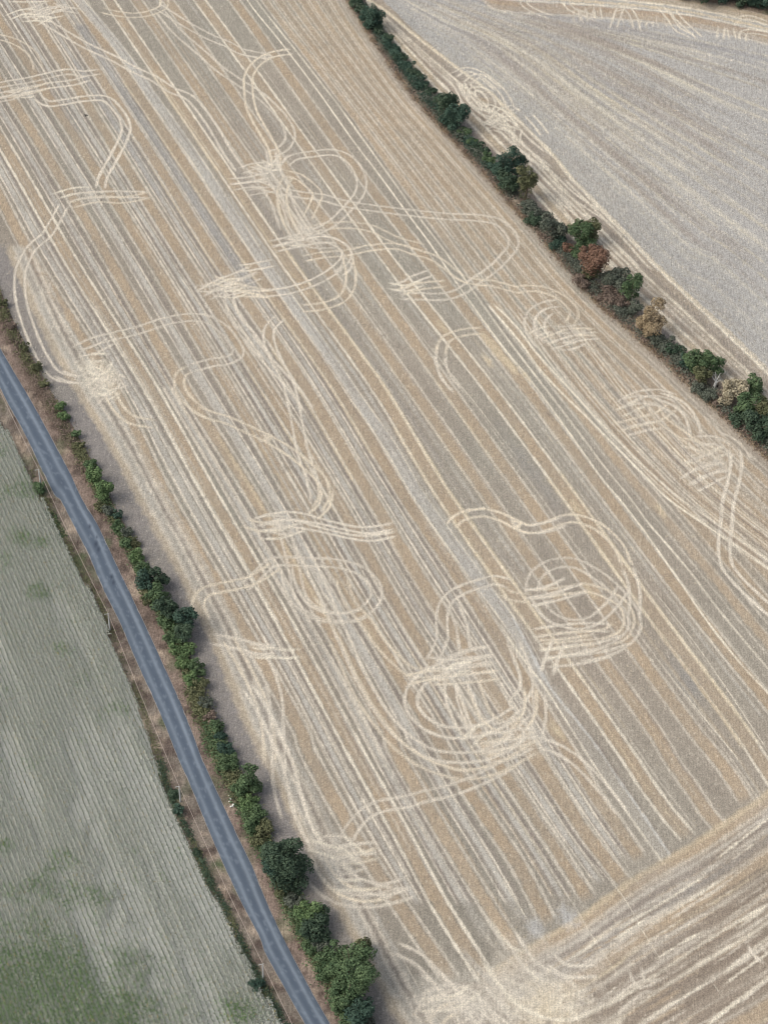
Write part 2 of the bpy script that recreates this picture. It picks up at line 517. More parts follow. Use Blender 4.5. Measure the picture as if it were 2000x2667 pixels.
for f in (.33, .66):
    line([(x, y) for x, y in between('A', 'B', f, 1150, 2300)], 0.22, PALE, 0.6, 568)
# left edge of the field: pale trodden strips along the hedge
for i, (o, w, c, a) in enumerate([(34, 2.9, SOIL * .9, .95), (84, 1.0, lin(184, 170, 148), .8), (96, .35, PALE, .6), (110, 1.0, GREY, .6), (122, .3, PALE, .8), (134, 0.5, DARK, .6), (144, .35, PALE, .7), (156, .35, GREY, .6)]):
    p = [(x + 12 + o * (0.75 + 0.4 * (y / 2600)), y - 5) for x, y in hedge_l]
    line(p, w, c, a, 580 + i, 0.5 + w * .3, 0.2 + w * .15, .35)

# tram: wide pale grey pass down the middle
tram = [(120, -95), (205, 0)] + T(1, (760, 330), (930, 580), (1190, 948)) + [(684, 680)] + T(5, (260, 330), (450, 600), (650, 900), (860, 1200), (1030, 1493)) + T(8, (1200, 200)) + [(1208, 1456), (1250, 1515), (1300, 1582), (1350, 1652), (1387, 1722), (1418, 1785)]
line(tram, 1.25, lin(188, 184, 175), 0.6, 600, 0.7, 0.3, 0.25)
P = wline(tram); Pn = normals2(P)
for q in (-1.3, 1.2): F.band(P + Pn * q, 0.16, BRIGHT, 0.5, 0.25, 603, 0.05, 2, .7)
F.band(P + Pn * 0.5, 0.09, DARK, 0.6, 0.2, 604, 0.04, 2, .8)
tr1 = [(1300, 1621), (1350, 1700), (1416, 1788), (1482, 1890), (1542, 1986), (1609, 2083), (1663, 2160), (1735, 2262), (1800, 2350)]
tr2 = [(1330, 1600), (1378, 1690), (1430, 1788), (1500, 1876), (1550, 1940), (1610, 2030), (1670, 2117), (1753, 2240), (1820, 2335)]
line([((a[0] + b[0]) / 2, (a[1] + b[1]) / 2) for a, b in zip(tr1, tr2)], 1.2, GREY, .4, 608, .8, .3)
line(tr1, 0.20, BRIGHT, 0.8, 605, 0.25, .08, .6); line(tr2, 0.24, lin(210, 208, 200), 0.7, 606, 0.3, .15, .8)
line([(x + 8, y) for x, y in tr2], 0.14, DARK, 0.6, 607, .2, .1, .8)
line(tramA, 0.20, BRIGHT, 0.85, 610, 0.25, 0.05, 0.4)
line(tramB, 0.22, BRIGHT, 0.7, 611, 0.25, 0.05, 0.5)
line([(x + 7, y) for x, y in tramB], 0.12, DARK, 0.5, 612, 0.2, 0.05, 0.7)
# long bright pair that bends away to the right
l1 = T(5, (1460, 330), (1659, 560)) + T(6, (250, 740), (400, 900), (560, 1055), (760, 1260), (900, 1400), (1040, 1540)) + T(9, (1300, 180), (1480, 300), (1659, 430)) + [(2080, 1540)]
l2 = T(5, (1500, 330), (1659, 490)) + T(6, (230, 640), (450, 880), (640, 1085), (850, 1300), (990, 1430), (1120, 1540)) + T(9, (1350, 160), (1500, 265), (1659, 380)) + [(2080, 1515)]
for P_ in (l1, l2): line(P_, 0.22, BRIGHT, 0.9, 615, 0.25, 0.05, 0.25)
# bottom-right end of the field, tan cross-hatched
F.blot(G(1960, 1370), 22, 9, ANG + .25, TAN * .95, .5, 617, .4)
for i in range(16):
    o = i * 17
    line(T(6, (700 + i * 42, 900 + i * 8), (1000 + i * 40, 1230 + i * 14), (1400 + i * 38, 1560 + i * 16)), 0.24, PALE if i % 3 else TAN * .85, 0.4, 620 + i, .4, .15, .6)

# headland along the bottom right
HD = lin(144, 131, 116)
HB = [T(12, (-60, 1400), (200, 1215), (480, 1055), (720, 880), (950, 730), (1240, 560), (1500, 385), (1659, 275)) + [(2090, 1995)]]


def off(px, dx, dy): return [(x + dx, y + dy) for x, y in px]


hb = HB[0]
hp = [G(x, y) for x, y in off(hb, 0, -14)] + [G(2090, 2700), G(1200, 2760), G(1150, 2560), G(1250, 2560)]
m = inside(hp)(F.X, F.Y).astype(np.float32)
k = 3
for ax in (0, 1):
    m = (m + np.roll(m, 1, ax) + np.roll(m, -1, ax)) / 3
F.over(slice(None), m * 0.85, lin(154, 141, 125))
nn = fbm(F.X * .08, F.Y * .08, 77)
F.over(slice(None), m * np.clip((nn - .45) * 4, 0, 1) * .4, lin(190, 182, 170))
for i, (dx, dy, w, c, a) in enumerate([
        (0, 0, 1.2, TAN, .9), (-6, -12, .5, GOLD, .45), (8, 14, .3, PALE, .6), (14, 30, .35, DUST, .5), (20, 46, .5, DARK, .6), (26, 58, .4, DUST, .6), (34, 76, .8, BLUE, .5),
        (44, 95, .35, PALE, .7), (54, 112, 1.0, TAN * 1.02, .85), (62, 128, .3, GOLD, .7), (70, 146, .4, PALE, .5), (80, 168, .5, HD, .75), (88, 186, .35, PALE, .6),
        (96, 206, .5, HD, .8), (106, 228, .3, PALE, .7), (114, 240, .3, BRIGHT, .7), (124, 262, .6, HD, .85), (134, 285, .35, PALE, .6), (144, 305, .6, HD, .85), (160, 335, .3, PALE, .6),
        (172, 360, .6, HD, .8), (182, 385, .3, PALE, .6), (196, 410, 1.1, TAN, .9), (205, 432, .3, GOLD, .6), (220, 465, 1.4, BLUE, .5), (236, 500, .4, PALE, .5)]):
    p = off(hb, dx, dy)
    line(p[1:] if dy > 100 else p, w, c, a, 650 + i, .4 + w * .3, .12 + w * .12, .5)
for i in range(110):          # short broken marks along the headland
    q = random.uniform(60, 480); x0 = random.uniform(1350 + q * .35, 1950); L_ = random.uniform(60, 260)
    yb = at_y([(b[1], b[0]) for b in []] or [(0, 0), (0, 1)], 0) if False else np.interp(x0, [b[0] for b in hb], [b[1] for b in hb]) + q
    yc = np.interp(x0 + L_, [b[0] for b in hb], [b[1] for b in hb]) + q
    line([(x0, yb), (x0 + L_ * .5, (yb + yc) / 2 + random.uniform(-4, 4)), (x0 + L_, yc)], random.uniform(.08, .3), [PALE * 1.06, HD, TAN, HD * .92, BRIGHT][i % 5], .7, 760 + i, .2, .1, .6)
for i, p in enumerate([T(12, (1560, 1150), (1600, 1220), (1659, 1260)), T(12, (830, 1300), (870, 1400), (940, 1360), (1000, 1340)), T(12, (700, 1560), (860, 1440), (960, 1420)), T(12, (300, 1250), (420, 1330), (620, 1330)), T(11, (1060, 1600), (1120, 1500), (1240, 1450), (1360, 1490), (1400, 1600), (1330, 1700)), T(11, (1180, 1380), (1260, 1480), (1400, 1600), (1500, 1700)), T(11, (1060, 1300), (1220, 1440), (1300, 1560), (1340, 1680)), T(11, (1180, 1600), (1300, 1540), (1440, 1560)), T(11, (1400, 1420), (1500, 1540), (1600, 1680)), T(12, (-60, 1500), (60, 1620), (200, 1690)), T(12, (80, 1420), (200, 1500), (420, 1520), (600, 1460)), T(12, (60, 1100), (200, 1300), (420, 1420))]):
    F.pair(wline(p), PALE * 1.12, .85, 2.0, .27, 790 + i * 2)
for (x, y, ry) in [(1480, 2390, 2.2), (1395, 2418, 1.8)]:
    F.blot(G(x, y), 2.8, ry * .9, ANG, lin(200, 200, 198), .45, 680, 1.6)
# dusty corner where everything turns
F.blot(G(1430, 2640), 5, 7, ANG, BRIGHT, .5, 695, .9)
F.blot(G(1385, 2590), 8, 13, ANG, DUST, .6, 690, .35)
F.blot(G(1330, 2530), 4, 7, ANG + .6, PALE, .45, 691, .5)
F.blot(G(1430, 2640), 6, 6, ANG, GOLD, .6, 692, .6)
F.blot(G(1180, 2600), 5, 7, ANG, DUST, .6, 693, .4)
for i in range(60):
    c = (1370 + random.uniform(-110, 120), 2590 + random.uniform(-90, 70))
    al = random.uniform(-2.6, -0.4)
    L_ = random.uniform(40, 110)
    line([c, (c[0] + math.cos(al) * L_ * .5, c[1] - math.sin(al) * L_ * .5 * .7 + 6), (c[0] + math.cos(al) * L_, c[1] - math.sin(al) * L_ * .7)], .22, random.choice([PALE, BRIGHT, DARK]), .45, 700 + i, .35, .15)
line(T(12, (-120, 1250), (0, 1420), (100, 1530), (250, 1610), (400, 1635), (560, 1590), (900, 1400), (1300, 1130), (1659, 920)), .3, BRIGHT, .7, 730)
line(T(12, (-100, 1300), (0, 1500), (120, 1659)), .3, PALE, .7, 731)
line(T(12, (-60, 1000), (20, 1130), (90, 1195), (200, 1225)), .3, BRIGHT, .6, 732)
line(T(12, (-120, 1060), (-20, 1200), (60, 1270), (160, 1330), (300, 1340)), .3, PALE, .5, 733)
line(T(12, (-250, 1180), (-120, 1330), (0, 1450)), .5, GREY, .5, 734)
# thin spray lines across headland and field
for i, p in enumerate([T(12, (370, 20), (600, 380), (820, 740), (880, 830)), T(12, (0, 230), (230, 580), (480, 960), (560, 1100), (760, 1400)), T(12, (560, 640), (760, 870), (880, 1080), (1020, 1300)),
                       T(12, (0, 740), (190, 1040)), T(8, (820, 640), (1020, 980), (1200, 1220), (1320, 1500)), T(8, (1340, 780), (1500, 1020), (1659, 1250)), T(1, (770, 1200), (960, 1480)), T(4, (1340, 500), (1500, 800), (1659, 1060)),
                       T(5, (930, 370), (1150, 650), (1400, 960), (1659, 1300)), T(9, (0, 1080), (110, 1250), (350, 1659)), T(9, (860, 840), (1100, 1150), (1500, 1640)), T(9, (950, 560), (1250, 950), (1659, 1560)),
                       T(4, (1100, 150), (1260, 380), (1400, 640)), T(11, (900, 1180), (1080, 1500)), T(12, (1000, 740), (1100, 880), (1180, 1010)), T(12, (1300, 1380), (1380, 1500))]):
    line(p, 0.09, BRIGHT, .6, 740 + i, .16, .03, .7)

# ------------------------------------------------ turning loops
PAIRS = [
    T(1, (-60, 225), (0, 230), (100, 260), (200, 330), (245, 440)),
    T(1, (-60, 540), (0, 525), (200, 490), (400, 445), (520, 455), (630, 440)),
    T(1, (-40, 600), (150, 560), (300, 530), (450, 510), (560, 480)),
    T(1, (50, 590), (200, 560), (330, 520)),
    T(1, (230, 600), (300, 640), (400, 630), (520, 610), (650, 610), (730, 680), (775, 760), (770, 840), (700, 980), (640, 1090), (620, 1170)),
    T(1, (390, 1240), (500, 1210), (650, 1200), (800, 1200), (930, 1205)),
    T(1, (430, 1270), (600, 1230), (760, 1235), (930, 1205)),
    T(1, (400, 1260), (340, 1370), (290, 1450), (200, 1530), (140, 1640)) + T(4, (125, 170), (130, 300), (170, 450), (240, 620), (330, 760), (430, 800), (510, 790)),
    T(1, (200, 80), (310, 150), (450, 235), (560, 295), (700, 360), (830, 430), (950, 485), (1060, 555), (1180, 610), (1300, 760), (1400, 930), (1490, 1060)),
    T(1, (620, 60), (700, 80), (820, 95), (930, 80), (1010, 40), (1010, -30)),
    T(1, (960, 30), (1150, 150), (1300, 230), (1400, 270), (1500, 320), (1659, 350)) + T(2, (100, 345), (270, 310)),
    T(1, (990, 70), (1100, 200), (1250, 330), (1350, 420), (1480, 510), (1560, 560)) + T(2, (90, 610), (190, 710), (245, 800), (245, 870), (190, 930), (100, 960)),
    T(2, (270, 320), (150, 335), (60, 380), (0, 460), (-5, 560), (15, 680), (90, 820), (150, 930), (170, 1050)),
    T(2, (210, 1020), (280, 970), (400, 950), (500, 940), (580, 960), (650, 1020), (690, 1110), (680, 1190), (620, 1270), (520, 1370), (430, 1420), (340, 1440)),
    T(2, (0, 1120), (150, 1170), (300, 1200), (450, 1220), (600, 1260), (800, 1290), (1000, 1315), (1200, 1335), (1400, 1345), (1530, 1370), (1610, 1440), (1625, 1520), (1570, 1590)) + T(5, (1500, 120), (1400, 190), (1300, 260), (1200, 290), (1060, 290), (920, 285)),
    T(2, (210, 1070), (300, 1090), (380, 1150), (420, 1200), (400, 1260), (350, 1360)),
    T(2, (130, 930), (160, 1050), (210, 1150), (260, 1300), (320, 1400), (370, 1480)),
    T(2, (50, 1000), (150, 1130), (250, 1250), (330, 1370), (370, 1430), (470, 1480)),
    T(2, (240, 1080), (200, 1200), (230, 1350), (300, 1480)),
    T(2, (100, 1130), (170, 1270), (220, 1420)),
    T(2, (-20, 1040), (80, 1060), (170, 1010), (220, 940)),
    T(2, (340, 1430), (450, 1400), (600, 1390), (750, 1410), (900, 1480), (1080, 1530)),
    T(2, (120, 1510), (250, 1480), (400, 1440)), T(2, (140, 1540), (320, 1500), (480, 1480), (590, 1540), (600, 1640), (540, 1700)),
    T(2, (320, 1600), (450, 1575), (600, 1560), (750, 1530), (900, 1520), (1000, 1550), (1150, 1600)) + T(5, (1300, 170), (1400, 200), (1500, 210), (1659, 250)) + T(6, (150, 240), (280, 250), (400, 310), (460, 390), (430, 470)),
    T(1, (1410, 1120), (1530, 1110), (1659, 1080)), T(1, (1420, 1160), (1540, 1140), (1659, 1140)),
    T(5, (600, 20), (625, 150), (615, 240), (560, 310), (450, 350), (310, 365)),
    T(5, (-20, 265), (100, 270), (250, 250), (400, 200), (520, 130), (590, 60), (600, 0)),
    T(5, (870, 240), (950, 220), (1020, 180), (1130, 140)), T(5, (910, 270), (1000, 240), (1100, 220), (1220, 210)), 
    T(6, (380, 330), (280, 345), (210, 390), (185, 460), (210, 530), (260, 600)), T(6, (320, 370), (260, 420), (245, 480), (270, 530), (330, 560)),
    T(6, (260, 580), (350, 540), (450, 510), (600, 510)), T(6, (300, 600), (400, 570), (500, 540), (620, 530)), T(6, (370, 600), (450, 590), (530, 550)),
    T(5, (1180, 660), (1190, 590), (1230, 540), (1330, 510), (1450, 500)),
    T(5, (200, 410), (130, 480), (120, 560), (165, 680), (230, 800), (260, 900), (300, 1100), (330, 1250), (380, 1400), (420, 1560)),
    T(5, (-20, 520), (90, 660), (190, 770), (290, 880), (370, 1000)),
    T(4, (1200, 980), (1290, 1020), (1420, 1060), (1659, 1170)) + T(5, (100, 1160), (250, 1250), (350, 1330), (440, 1420), (460, 1520), (410, 1620)),
    T(4, (460, 625), (560, 575), (700, 535), (850, 500), (1000, 450), (1150, 420), (1280, 430), (1380, 490), (1450, 580), (1470, 640), (1420, 680), (1300, 700), (1180, 735)),
    T(4, (480, 640), (580, 620), (700, 560)), T(4, (680, 880), (720, 960), (780, 1030), (850, 1060), (970, 1080)),
    T(4, (1230, 280), (1330, 220), (1450, 170), (1580, 115)), T(4, (1270, 300), (1400, 235), (1500, 205), (1620, 155)), T(4, (1300, 180), (1400, 210), (1500, 240), (1659, 270)),
    T(4, (1420, 230), (1420, 330), (1470, 440), (1550, 530), (1659, 680)),
    T(5, (-80, 120), (0, 110), (160, 80)), T(5, (-80, 270), (60, 275), (150, 275)),
    T(8, (30, 150), (150, 115), (300, 110), (500, 165), (700, 200), (900, 175)), T(8, (40, 190), (200, 150), (400, 170), (600, 215), (750, 235), (910, 205)), T(8, (-40, 140), (60, 170), (200, 180)),
    T(8, (-50, 560), (30, 490), (100, 420), (170, 385), (400, 390), (550, 400), (680, 440), (760, 510), (785, 590), (740, 665), (650, 715), (540, 725), (420, 700), (340, 640), (300, 560), (270, 400), (230, 250), (210, 150)),
    T(8, (220, 400), (260, 560), (330, 660), (430, 720), (540, 735), (650, 725), (730, 690)),
    T(7, (1260, 760), (1225, 650), (1260, 580), (1350, 550), (1450, 530), (1560, 500), (1659, 440), (1720, 400)),
    T(7, (1290, 860), (1450, 890), (1600, 930), (1700, 940)), T(8, (-60, 890), (60, 925), (170, 925)),
    T(7, (1400, 850), (1500, 1020), (1590, 1200), (1650, 1400), (1670, 1640)),
    T(8, (40, 950), (110, 1060), (160, 1220), (170, 1400), (180, 1640)) + T(11, (190, 200), (240, 400)),
    T(8, (-20, 1150), (60, 1270), (140, 1420), (220, 1600)) + T(11, (260, 150), (330, 400), (430, 590)),
    T(8, (560, 470), (620, 640), (720, 760), (800, 880), (900, 990), (1010, 1070), (1150, 1070)),
    T(8, (1500, 940), (1350, 970), (1200, 1040), (1080, 1100), (1010, 1180), (1000, 1280), (1080, 1380), (1200, 1435), (1350, 1440), (1500, 1400), (1659, 1300)) + T(9, (100, 1260), (160, 1180), (165, 1090), (130, 990), (80, 860)),
    T(8, (1060, 1090), (1300, 1060), (1540, 1030)), T(8, (1100, 1120), (1300, 1110), (1560, 1080)), T(8, (1150, 1040), (1350, 960), (1510, 930)), T(8, (1080, 1005), (1250, 1020), (1530, 985)), T(8, (960, 1120), (1100, 1090), (1250, 1090)),
    T(8, (1235, 1110), (1250, 1250), (1300, 1380), (1360, 1470)), T(8, (1300, 1120), (1350, 1250), (1390, 1360), (1440, 1460)), T(8, (1370, 1130), (1410, 1230), (1460, 1340), (1540, 1400), (1659, 1440)),
    T(8, (1120, 1010), (1185, 870), (1185, 740), (1210, 640), (1270, 580), (1350, 545), (1430, 520), (1520, 500), (1620, 530)),
    T(8, (1250, 640), (1300, 760), (1320, 860), (1330, 960)),
    T(8, (1240, 175), (1280, 125), (1350, 95), (1450, 85), (1550, 110), (1659, 165)) + T(9, (100, 155), (180, 185), (280, 170), (380, 130), (460, 120), (560, 145), (650, 200), (740, 300), (790, 420)),
    T(9, (180, 190), (300, 170), (420, 130)),
    T(9, (200, 590), (210, 500), (270, 430), (360, 395), (460, 395), (560, 440), (660, 510), (750, 600), (820, 700), (835, 790), (790, 860), (700, 920), (580, 955), (470, 975)),
    T(9, (150, 590), (300, 580), (430, 560), (550, 550), (690, 600), (770, 660), (800, 750), (760, 840), (650, 885)),
    T(9, (230, 600), (270, 680), (350, 745), (470, 775), (570, 755), (650, 695), (720, 620), (770, 540)),
    T(9, (200, 830), (400, 800), (550, 790), (690, 795)), T(9, (230, 870), (450, 850), (650, 830), (730, 780)), T(9, (250, 970), (400, 940), (600, 920), (800, 860)), T(9, (280, 1010), (500, 985), (700, 935)), T(9, (220, 900), (400, 890), (600, 860)),
    T(9, (150, 590), (300, 570), (440, 505)), T(9, (160, 640), (350, 600), (550, 540)), T(9, (0, 560), (80, 600), (200, 610)),
    T(9, (370, 870), (320, 990), (290, 1090)),
    T(9, (240, 1180), (250, 1300), (240, 1400), (220, 1500)), T(9, (190, 1150), (190, 1300), (120, 1420), (20, 1520), (-120, 1560)),
    [(1401, 1933), (1450, 1950), (1495, 1978), (1530, 2010), (1575, 2060), (1625, 2125)],
    T(9, (-140, 1470), (0, 1470), (120, 1450), (250, 1440)), T(9, (-160, 1560), (-40, 1520), (120, 1500), (250, 1450)), T(9, (-100, 1600), (60, 1570), (200, 1500)),
    T(8, (300, 260), (440, 540), (580, 860), (720, 1160), (880, 1400), (1050, 1540), (1200, 1590), (1400, 1590), (1550, 1540), (1659, 1460)) + T(9, (80, 1400), (180, 1300)),
    T(8, (520, 860), (680, 1200), (860, 1460), (1010, 1590), (1100, 1640)) + T(11, (1180, 90), (1300, 120), (1450, 105), (1600, 50)) + T(9, (110, 1600), (230, 1530)),
    T(11, (590, 530), (650, 430), (730, 350), (830, 310), (950, 290), (1100, 250), (1250, 215), (1380, 165), (1500, 110), (1600, 60)),
    T(11, (480, 610), (650, 580), (810, 570)), T(11, (500, 650), (680, 630), (820, 600)),
    T(11, (380, 740), (480, 840), (600, 890), (750, 900), (900, 870), (1010, 835)), T(11, (560, 680), (640, 780), (800, 830), (900, 815), (990, 785)), T(11, (410, 590), (480, 740), (580, 830), (700, 865), (850, 850)),
    T(11, (1040, 1640), (1090, 1570), (1200, 1510), (1350, 1460)), T(11, (1060, 1540), (1200, 1530), (1380, 1520)), T(11, (1130, 1680), (1200, 1590), (1300, 1560)), T(11, (880, 1180), (1040, 1260), (1180, 1400), (1330, 1600)),
    T(6, (740, 960), (850, 900), (980, 885), (1100, 920)), T(6, (710, 1100), (850, 1065), (980, 1030), (1080, 960)), T(6, (760, 1130), (900, 1095), (1010, 1080)), T(6, (960, 900), (1100, 950), (1180, 1040), (1215, 1160)), T(6, (940, 950), (1000, 1050), (1150, 1160), (1300, 1290)),
    T(6, (1130, 1440), (1220, 1385), (1330, 1350), (1420, 1340)), T(6, (1190, 1480), (1300, 1420), (1400, 1370)), T(6, (1100, 1180), (1250, 1220), (1380, 1280)), T(6, (1200, 1180), (1330, 1180), (1420, 1220)),
    T(6, (1440, 1220), (1460, 1290), (1450, 1400), (1410, 1560)) + T(9, (1405, 60), (1400, 150), (1385, 280), (1400, 400), (1460, 490), (1560, 590), (1659, 680)) + [(2080, 1650)],
    T(4, (1180, 735), (1120, 770), (1110, 850), (1160, 930), (1250, 1000), (1350, 1045)),
    T(5, (1185, 640), (1180, 700), (1215, 790), (1290, 880)),
    T(9, (790, 420), (825, 520), (835, 620), (830, 740)),
    T(5, (480, 1480), (460, 1580), (380, 1659)),
    T(4, (350, 760), (450, 800), (520, 800)), T(4, (560, 860), (660, 870), (720, 820)),
]
for i, p in enumerate(PAIRS):
    c = (PALE * .6 + GOLD * .4 if i % 3 == 0 else PALE) * random.uniform(1.08, 1.18)
    F.pair(wline(p, 0.6), c, random.uniform(.66, .86), random.uniform(1.85, 2.25), random.uniform(.25, .32), 800 + 3 * i)


def scuff(cx, cy, rx, ry, n, L=(15, 60), ang=(0, 180), col=None, a=.6, seed=0, w=.22):
    r = random.Random(seed)
    for i in range(n):
        t = r.uniform(0, 2 * math.pi); q = math.sqrt(r.random())
        x, y = cx + rx * q * math.cos(t), cy + ry * q * math.sin(t)
        al = math.radians(r.uniform(*ang)); l = r.uniform(*L) / 2
        b = r.uniform(-.25, .25) * l
        dx, dy = math.cos(al), -math.sin(al)
        p = [(x - dx * l, y - dy * l), (x + dy * b, y - dx * b), (x + dx * l, y + dy * l)]
        yield p


def scuffs(*args, S=F, **kw):
    col = kw.pop('col', None); a = kw.pop('a', .6); w = kw.pop('w', .27)
    args = list(args); args[4] = int(args[4] * .2) + 1
    kw['L'] = tuple(v * 1.2 for v in kw['L'])
    for i, p in enumerate(scuff(*args, **kw)):
        S.pair(spline(W(p), .5), col if col is not None else (PALE * 1.06 if i % 3 else BRIGHT), min(.95, a * 1.35), random.uniform(1.8, 2.2), w, 900 + i, .3)


# clusters where the machines manoeuvred
F.blot(G(258, 985), 6.5, 3.8, ANG, BRIGHT * .95, .85, 41, .6)
scuffs(268, 990, 45, 60, 90, L=(15, 55), ang=(-40, 60), seed=1, a=.5)
scuffs(262, 985, 45, 55, 24, L=(10, 40), ang=(-40, 60), seed=2, col=TAN * .9, a=.4, w=.15)
F.blot(G(75, 235), 3.0, 2.4, ANG, DUST, 0.44, 42, .6)
F.blot(G(100, 30), 4.5, 4.2, ANG, DUST, 0.44, 43, .6)
scuffs(95, 28, 70, 32, 46, L=(30, 110), ang=(-15, 25), seed=3, a=.55)
scuffs(70, 235, 60, 25, 14, L=(30, 90), ang=(-5, 20), seed=4, a=.5)
F.blot(G(235, 510), 3.5, 2.2, ANG, DUST, 0.39, 44, .6)
scuffs(230, 512, 60, 14, 14, L=(40, 90), ang=(-5, 14), seed=5, a=.5)
F.blot(G(700, 455), 5, 4.5, ANG, DUST, 0.41, 45, .5)
scuffs(690, 462, 70, 40, 10, L=(40, 120), ang=(-50, 30), seed=6, a=.5)
F.blot(G(800, 615), 5.5, 5.0, ANG, DUST, 0.41, 46, .5)
scuffs(790, 620, 85, 34, 10, L=(50, 130), ang=(-35, 20), seed=7, a=.5)
F.blot(G(600, 740), 3.5, 2.4, ANG, DUST, 0.33, 47, .6)
scuffs(600, 738, 70, 20, 16, L=(30, 90), ang=(5, 35), seed=8, a=.6)
scuffs(1090, 735, 60, 25, 4, L=(40, 90), ang=(0, 35), seed=9, a=.5)
scuffs(1455, 875, 75, 28, 8, L=(40, 110), ang=(0, 35), seed=10, a=.45)
F.blot(G(1475, 870), 3, 3, ANG, DUST, 0.28, 48, .6)
scuffs(1700, 1055, 75, 28, 14, L=(40, 110), ang=(-35, 30), seed=11, a=.5)
F.blot(G(1860, 1185), 5, 5, ANG, DUST, 0.33, 49, .5)
scuffs(1860, 1185, 75, 45, 26, L=(30, 100), ang=(-50, 35), seed=12, a=.45)
scuffs(735, 1362, 60, 22, 10, L=(40, 120), ang=(-10, 22), seed=13, a=.5)
F.blot(G(735, 1355), 3.4, 2.6, ANG, DUST, 0.33, 50, .6)
scuffs(700, 1690, 55, 14, 16, L=(40, 90), ang=(-20, 4), seed=14, a=.5)
F.blot(G(690, 1850), 7, 2.2, ANG + .1, GREY, 0.33, 51, .4)
F.blot(G(1180, 1745), 4.5, 5.0, ANG, DUST, 0.33, 52, .6)
scuffs(1190, 1748, 95, 30, 4, L=(50, 140), ang=(-4, 22), seed=15, a=.5)
scuffs(1500, 1680, 95, 32, 4, L=(50, 150), ang=(0, 24), seed=16, a=.45)
F.blot(G(1490, 1690), 4, 6, ANG, PALE, 0.25, 53, .6)
scuffs(1330, 1920, 95, 34, 6, L=(50, 150), ang=(5, 40), seed=17, a=.5)
F.blot(G(1390, 1925), 3.5, 3.5, ANG, DUST, 0.33, 54, .6)
F.blot(G(880, 2225), 5.0, 5.0, ANG, DUST, 0.39, 55, .5)
scuffs(890, 2222, 60, 40, 30, L=(30, 100), ang=(-60, 20), seed=18, a=.5)
scuffs(950, 2318, 90, 18, 6, L=(40, 120), ang=(-15, 15), seed=19, a=.5)
scuffs(1160, 2610, 60, 35, 26, L=(30, 90), ang=(-20, 45), seed=20, a=.5)
scuffs(820, 1540, 60, 50, 10, L=(30, 90), ang=(100, 140), seed=21, a=.35)
F.band(wline(T(5, (1420, 500), (1500, 600), (1570, 680), (1640, 750))), .9, GOLD, .6, .8, 990, .4)
for i in range(16):          # long bending lines of the right-hand side
    o = i * 15
    line([(1330 + o * .9, 800 + o * .25), (1480 + o, 1010 + o * .3), (1680 + o, 1230 + o * .25), (1880 + o, 1400 + o * .2), (2090 + o, 1545 + o * .2)], random.uniform(.1, .22), [BRIGHT, PALE, DARK, PALE][i % 4], random.uniform(.4, .75), 1550 + i, .22, .08, .5)
# straw left in small heaps
for (x, y) in [(1500, 1322), (1365, 975), (1155, 855), (1335, 960), (1535, 1540), (1450, 1905), (1720, 1330), (1270, 940)]:
    F.blot(G(x, y), 2.6, .8, ANG, GOLD, .7, int(x), 1.2)
for (x, y) in [(148, 790), (160, 805), (1430, 1080)]:
    F.blot(G(x, y), 1.5, .6, ANG, DARK * .8, .6, int(x), 2.0)

def specks(S, n, col, a, seed, big=1):
    r = np.random.default_rng(seed)
    j = r.integers(2, S.C.shape[0] - 3, n); i = r.integers(2, S.C.shape[1] - 3, n); w = a * r.random(n)[:, None]
    for dj, di, q in ((0, 0, 1), (0, 1, .35)):
        S.C[j + dj, i + di] = S.C[j + dj, i + di] * (1 - w * q) + col * w * q


specks(F, 20000, BRIGHT, .4, 1); specks(F, 26000, lin(112, 102, 90), .45, 2); specks(F, 9000, GOLD, .5, 3)
field_poly = W(field_l) .tolist()
fp = W([(x + 6, y) for x, y in hedge_l]).tolist() + W([(1500, 3060), (2300, 3000), (2300, 1300)]).tolist() + W(hedge_r[::-1]).tolist() + W([(880, -105), (-330, -105)]).tolist()
vis = lambda X, Y: inside(fp)(X, Y)
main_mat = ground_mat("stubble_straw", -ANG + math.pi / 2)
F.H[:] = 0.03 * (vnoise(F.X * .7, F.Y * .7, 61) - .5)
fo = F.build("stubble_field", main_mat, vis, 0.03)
tag(fo, kind="structure")
del F.U, F.V

# =================================================================== field beyond the hedge
f0 = G(1700, 450)
d_ = G(1300, 150) - G(1980, 660)
ANG2 = math.atan2(d_[1], d_[0])
FB = lin(173, 169, 162)
S2 = Sheet(f0, ANG2, -62, 75, -75, 95, 0.30, 0.34, FB)
print("far grid", S2.U.shape)
n = fbm(S2.X * 0.06, S2.Y * 0.06, 5, 4)
S2.C *= (0.92 + 0.16 * n)[..., None]
guides = [
    [(x + 16, y - 4) for x, y in hedge_r],
    [(900, -90), (945, -10)] + T(2, (830, 60), (1020, 220), (1280, 420), (1480, 570)) + T(3, (60, 690), (330, 960), (450, 1110), (700, 1370), (980, 1659)) + T(6, (1160, 290), (1400, 520), (1659, 770)) + [(2100, 1075)],
    [(900, -90)] + T(3, (-700, 40), (-300, 330), (0, 560), (330, 870), (700, 1200), (1100, 1600)) + T(6, (1300, 150), (1659, 480)) + [(2080, 900)],
    T(3, (-700, -60), (-350, 130), (0, 300), (500, 720), (1000, 1130), (1500, 1520), (1659, 1640)) + [(2090, 770)],
    T(3, (-600, -70), (-200, 100), (200, 280), (600, 560), (1100, 880), (1659, 1230)) + [(2090, 580)],
    T(3, (-500, -80), (0, 100), (500, 260), (900, 450), (1300, 690), (1659, 880)) + [(2090, 420)],
    T(3, (-400, -80), (200, 90), (900, 290), (1300, 420), (1659, 540)) + [(2090, 275)],
    T(3, (-300, -60), (200, 50), (600, 130), (1100, 210), (1659, 320)) + [(2090, 155)],
]
GW = []
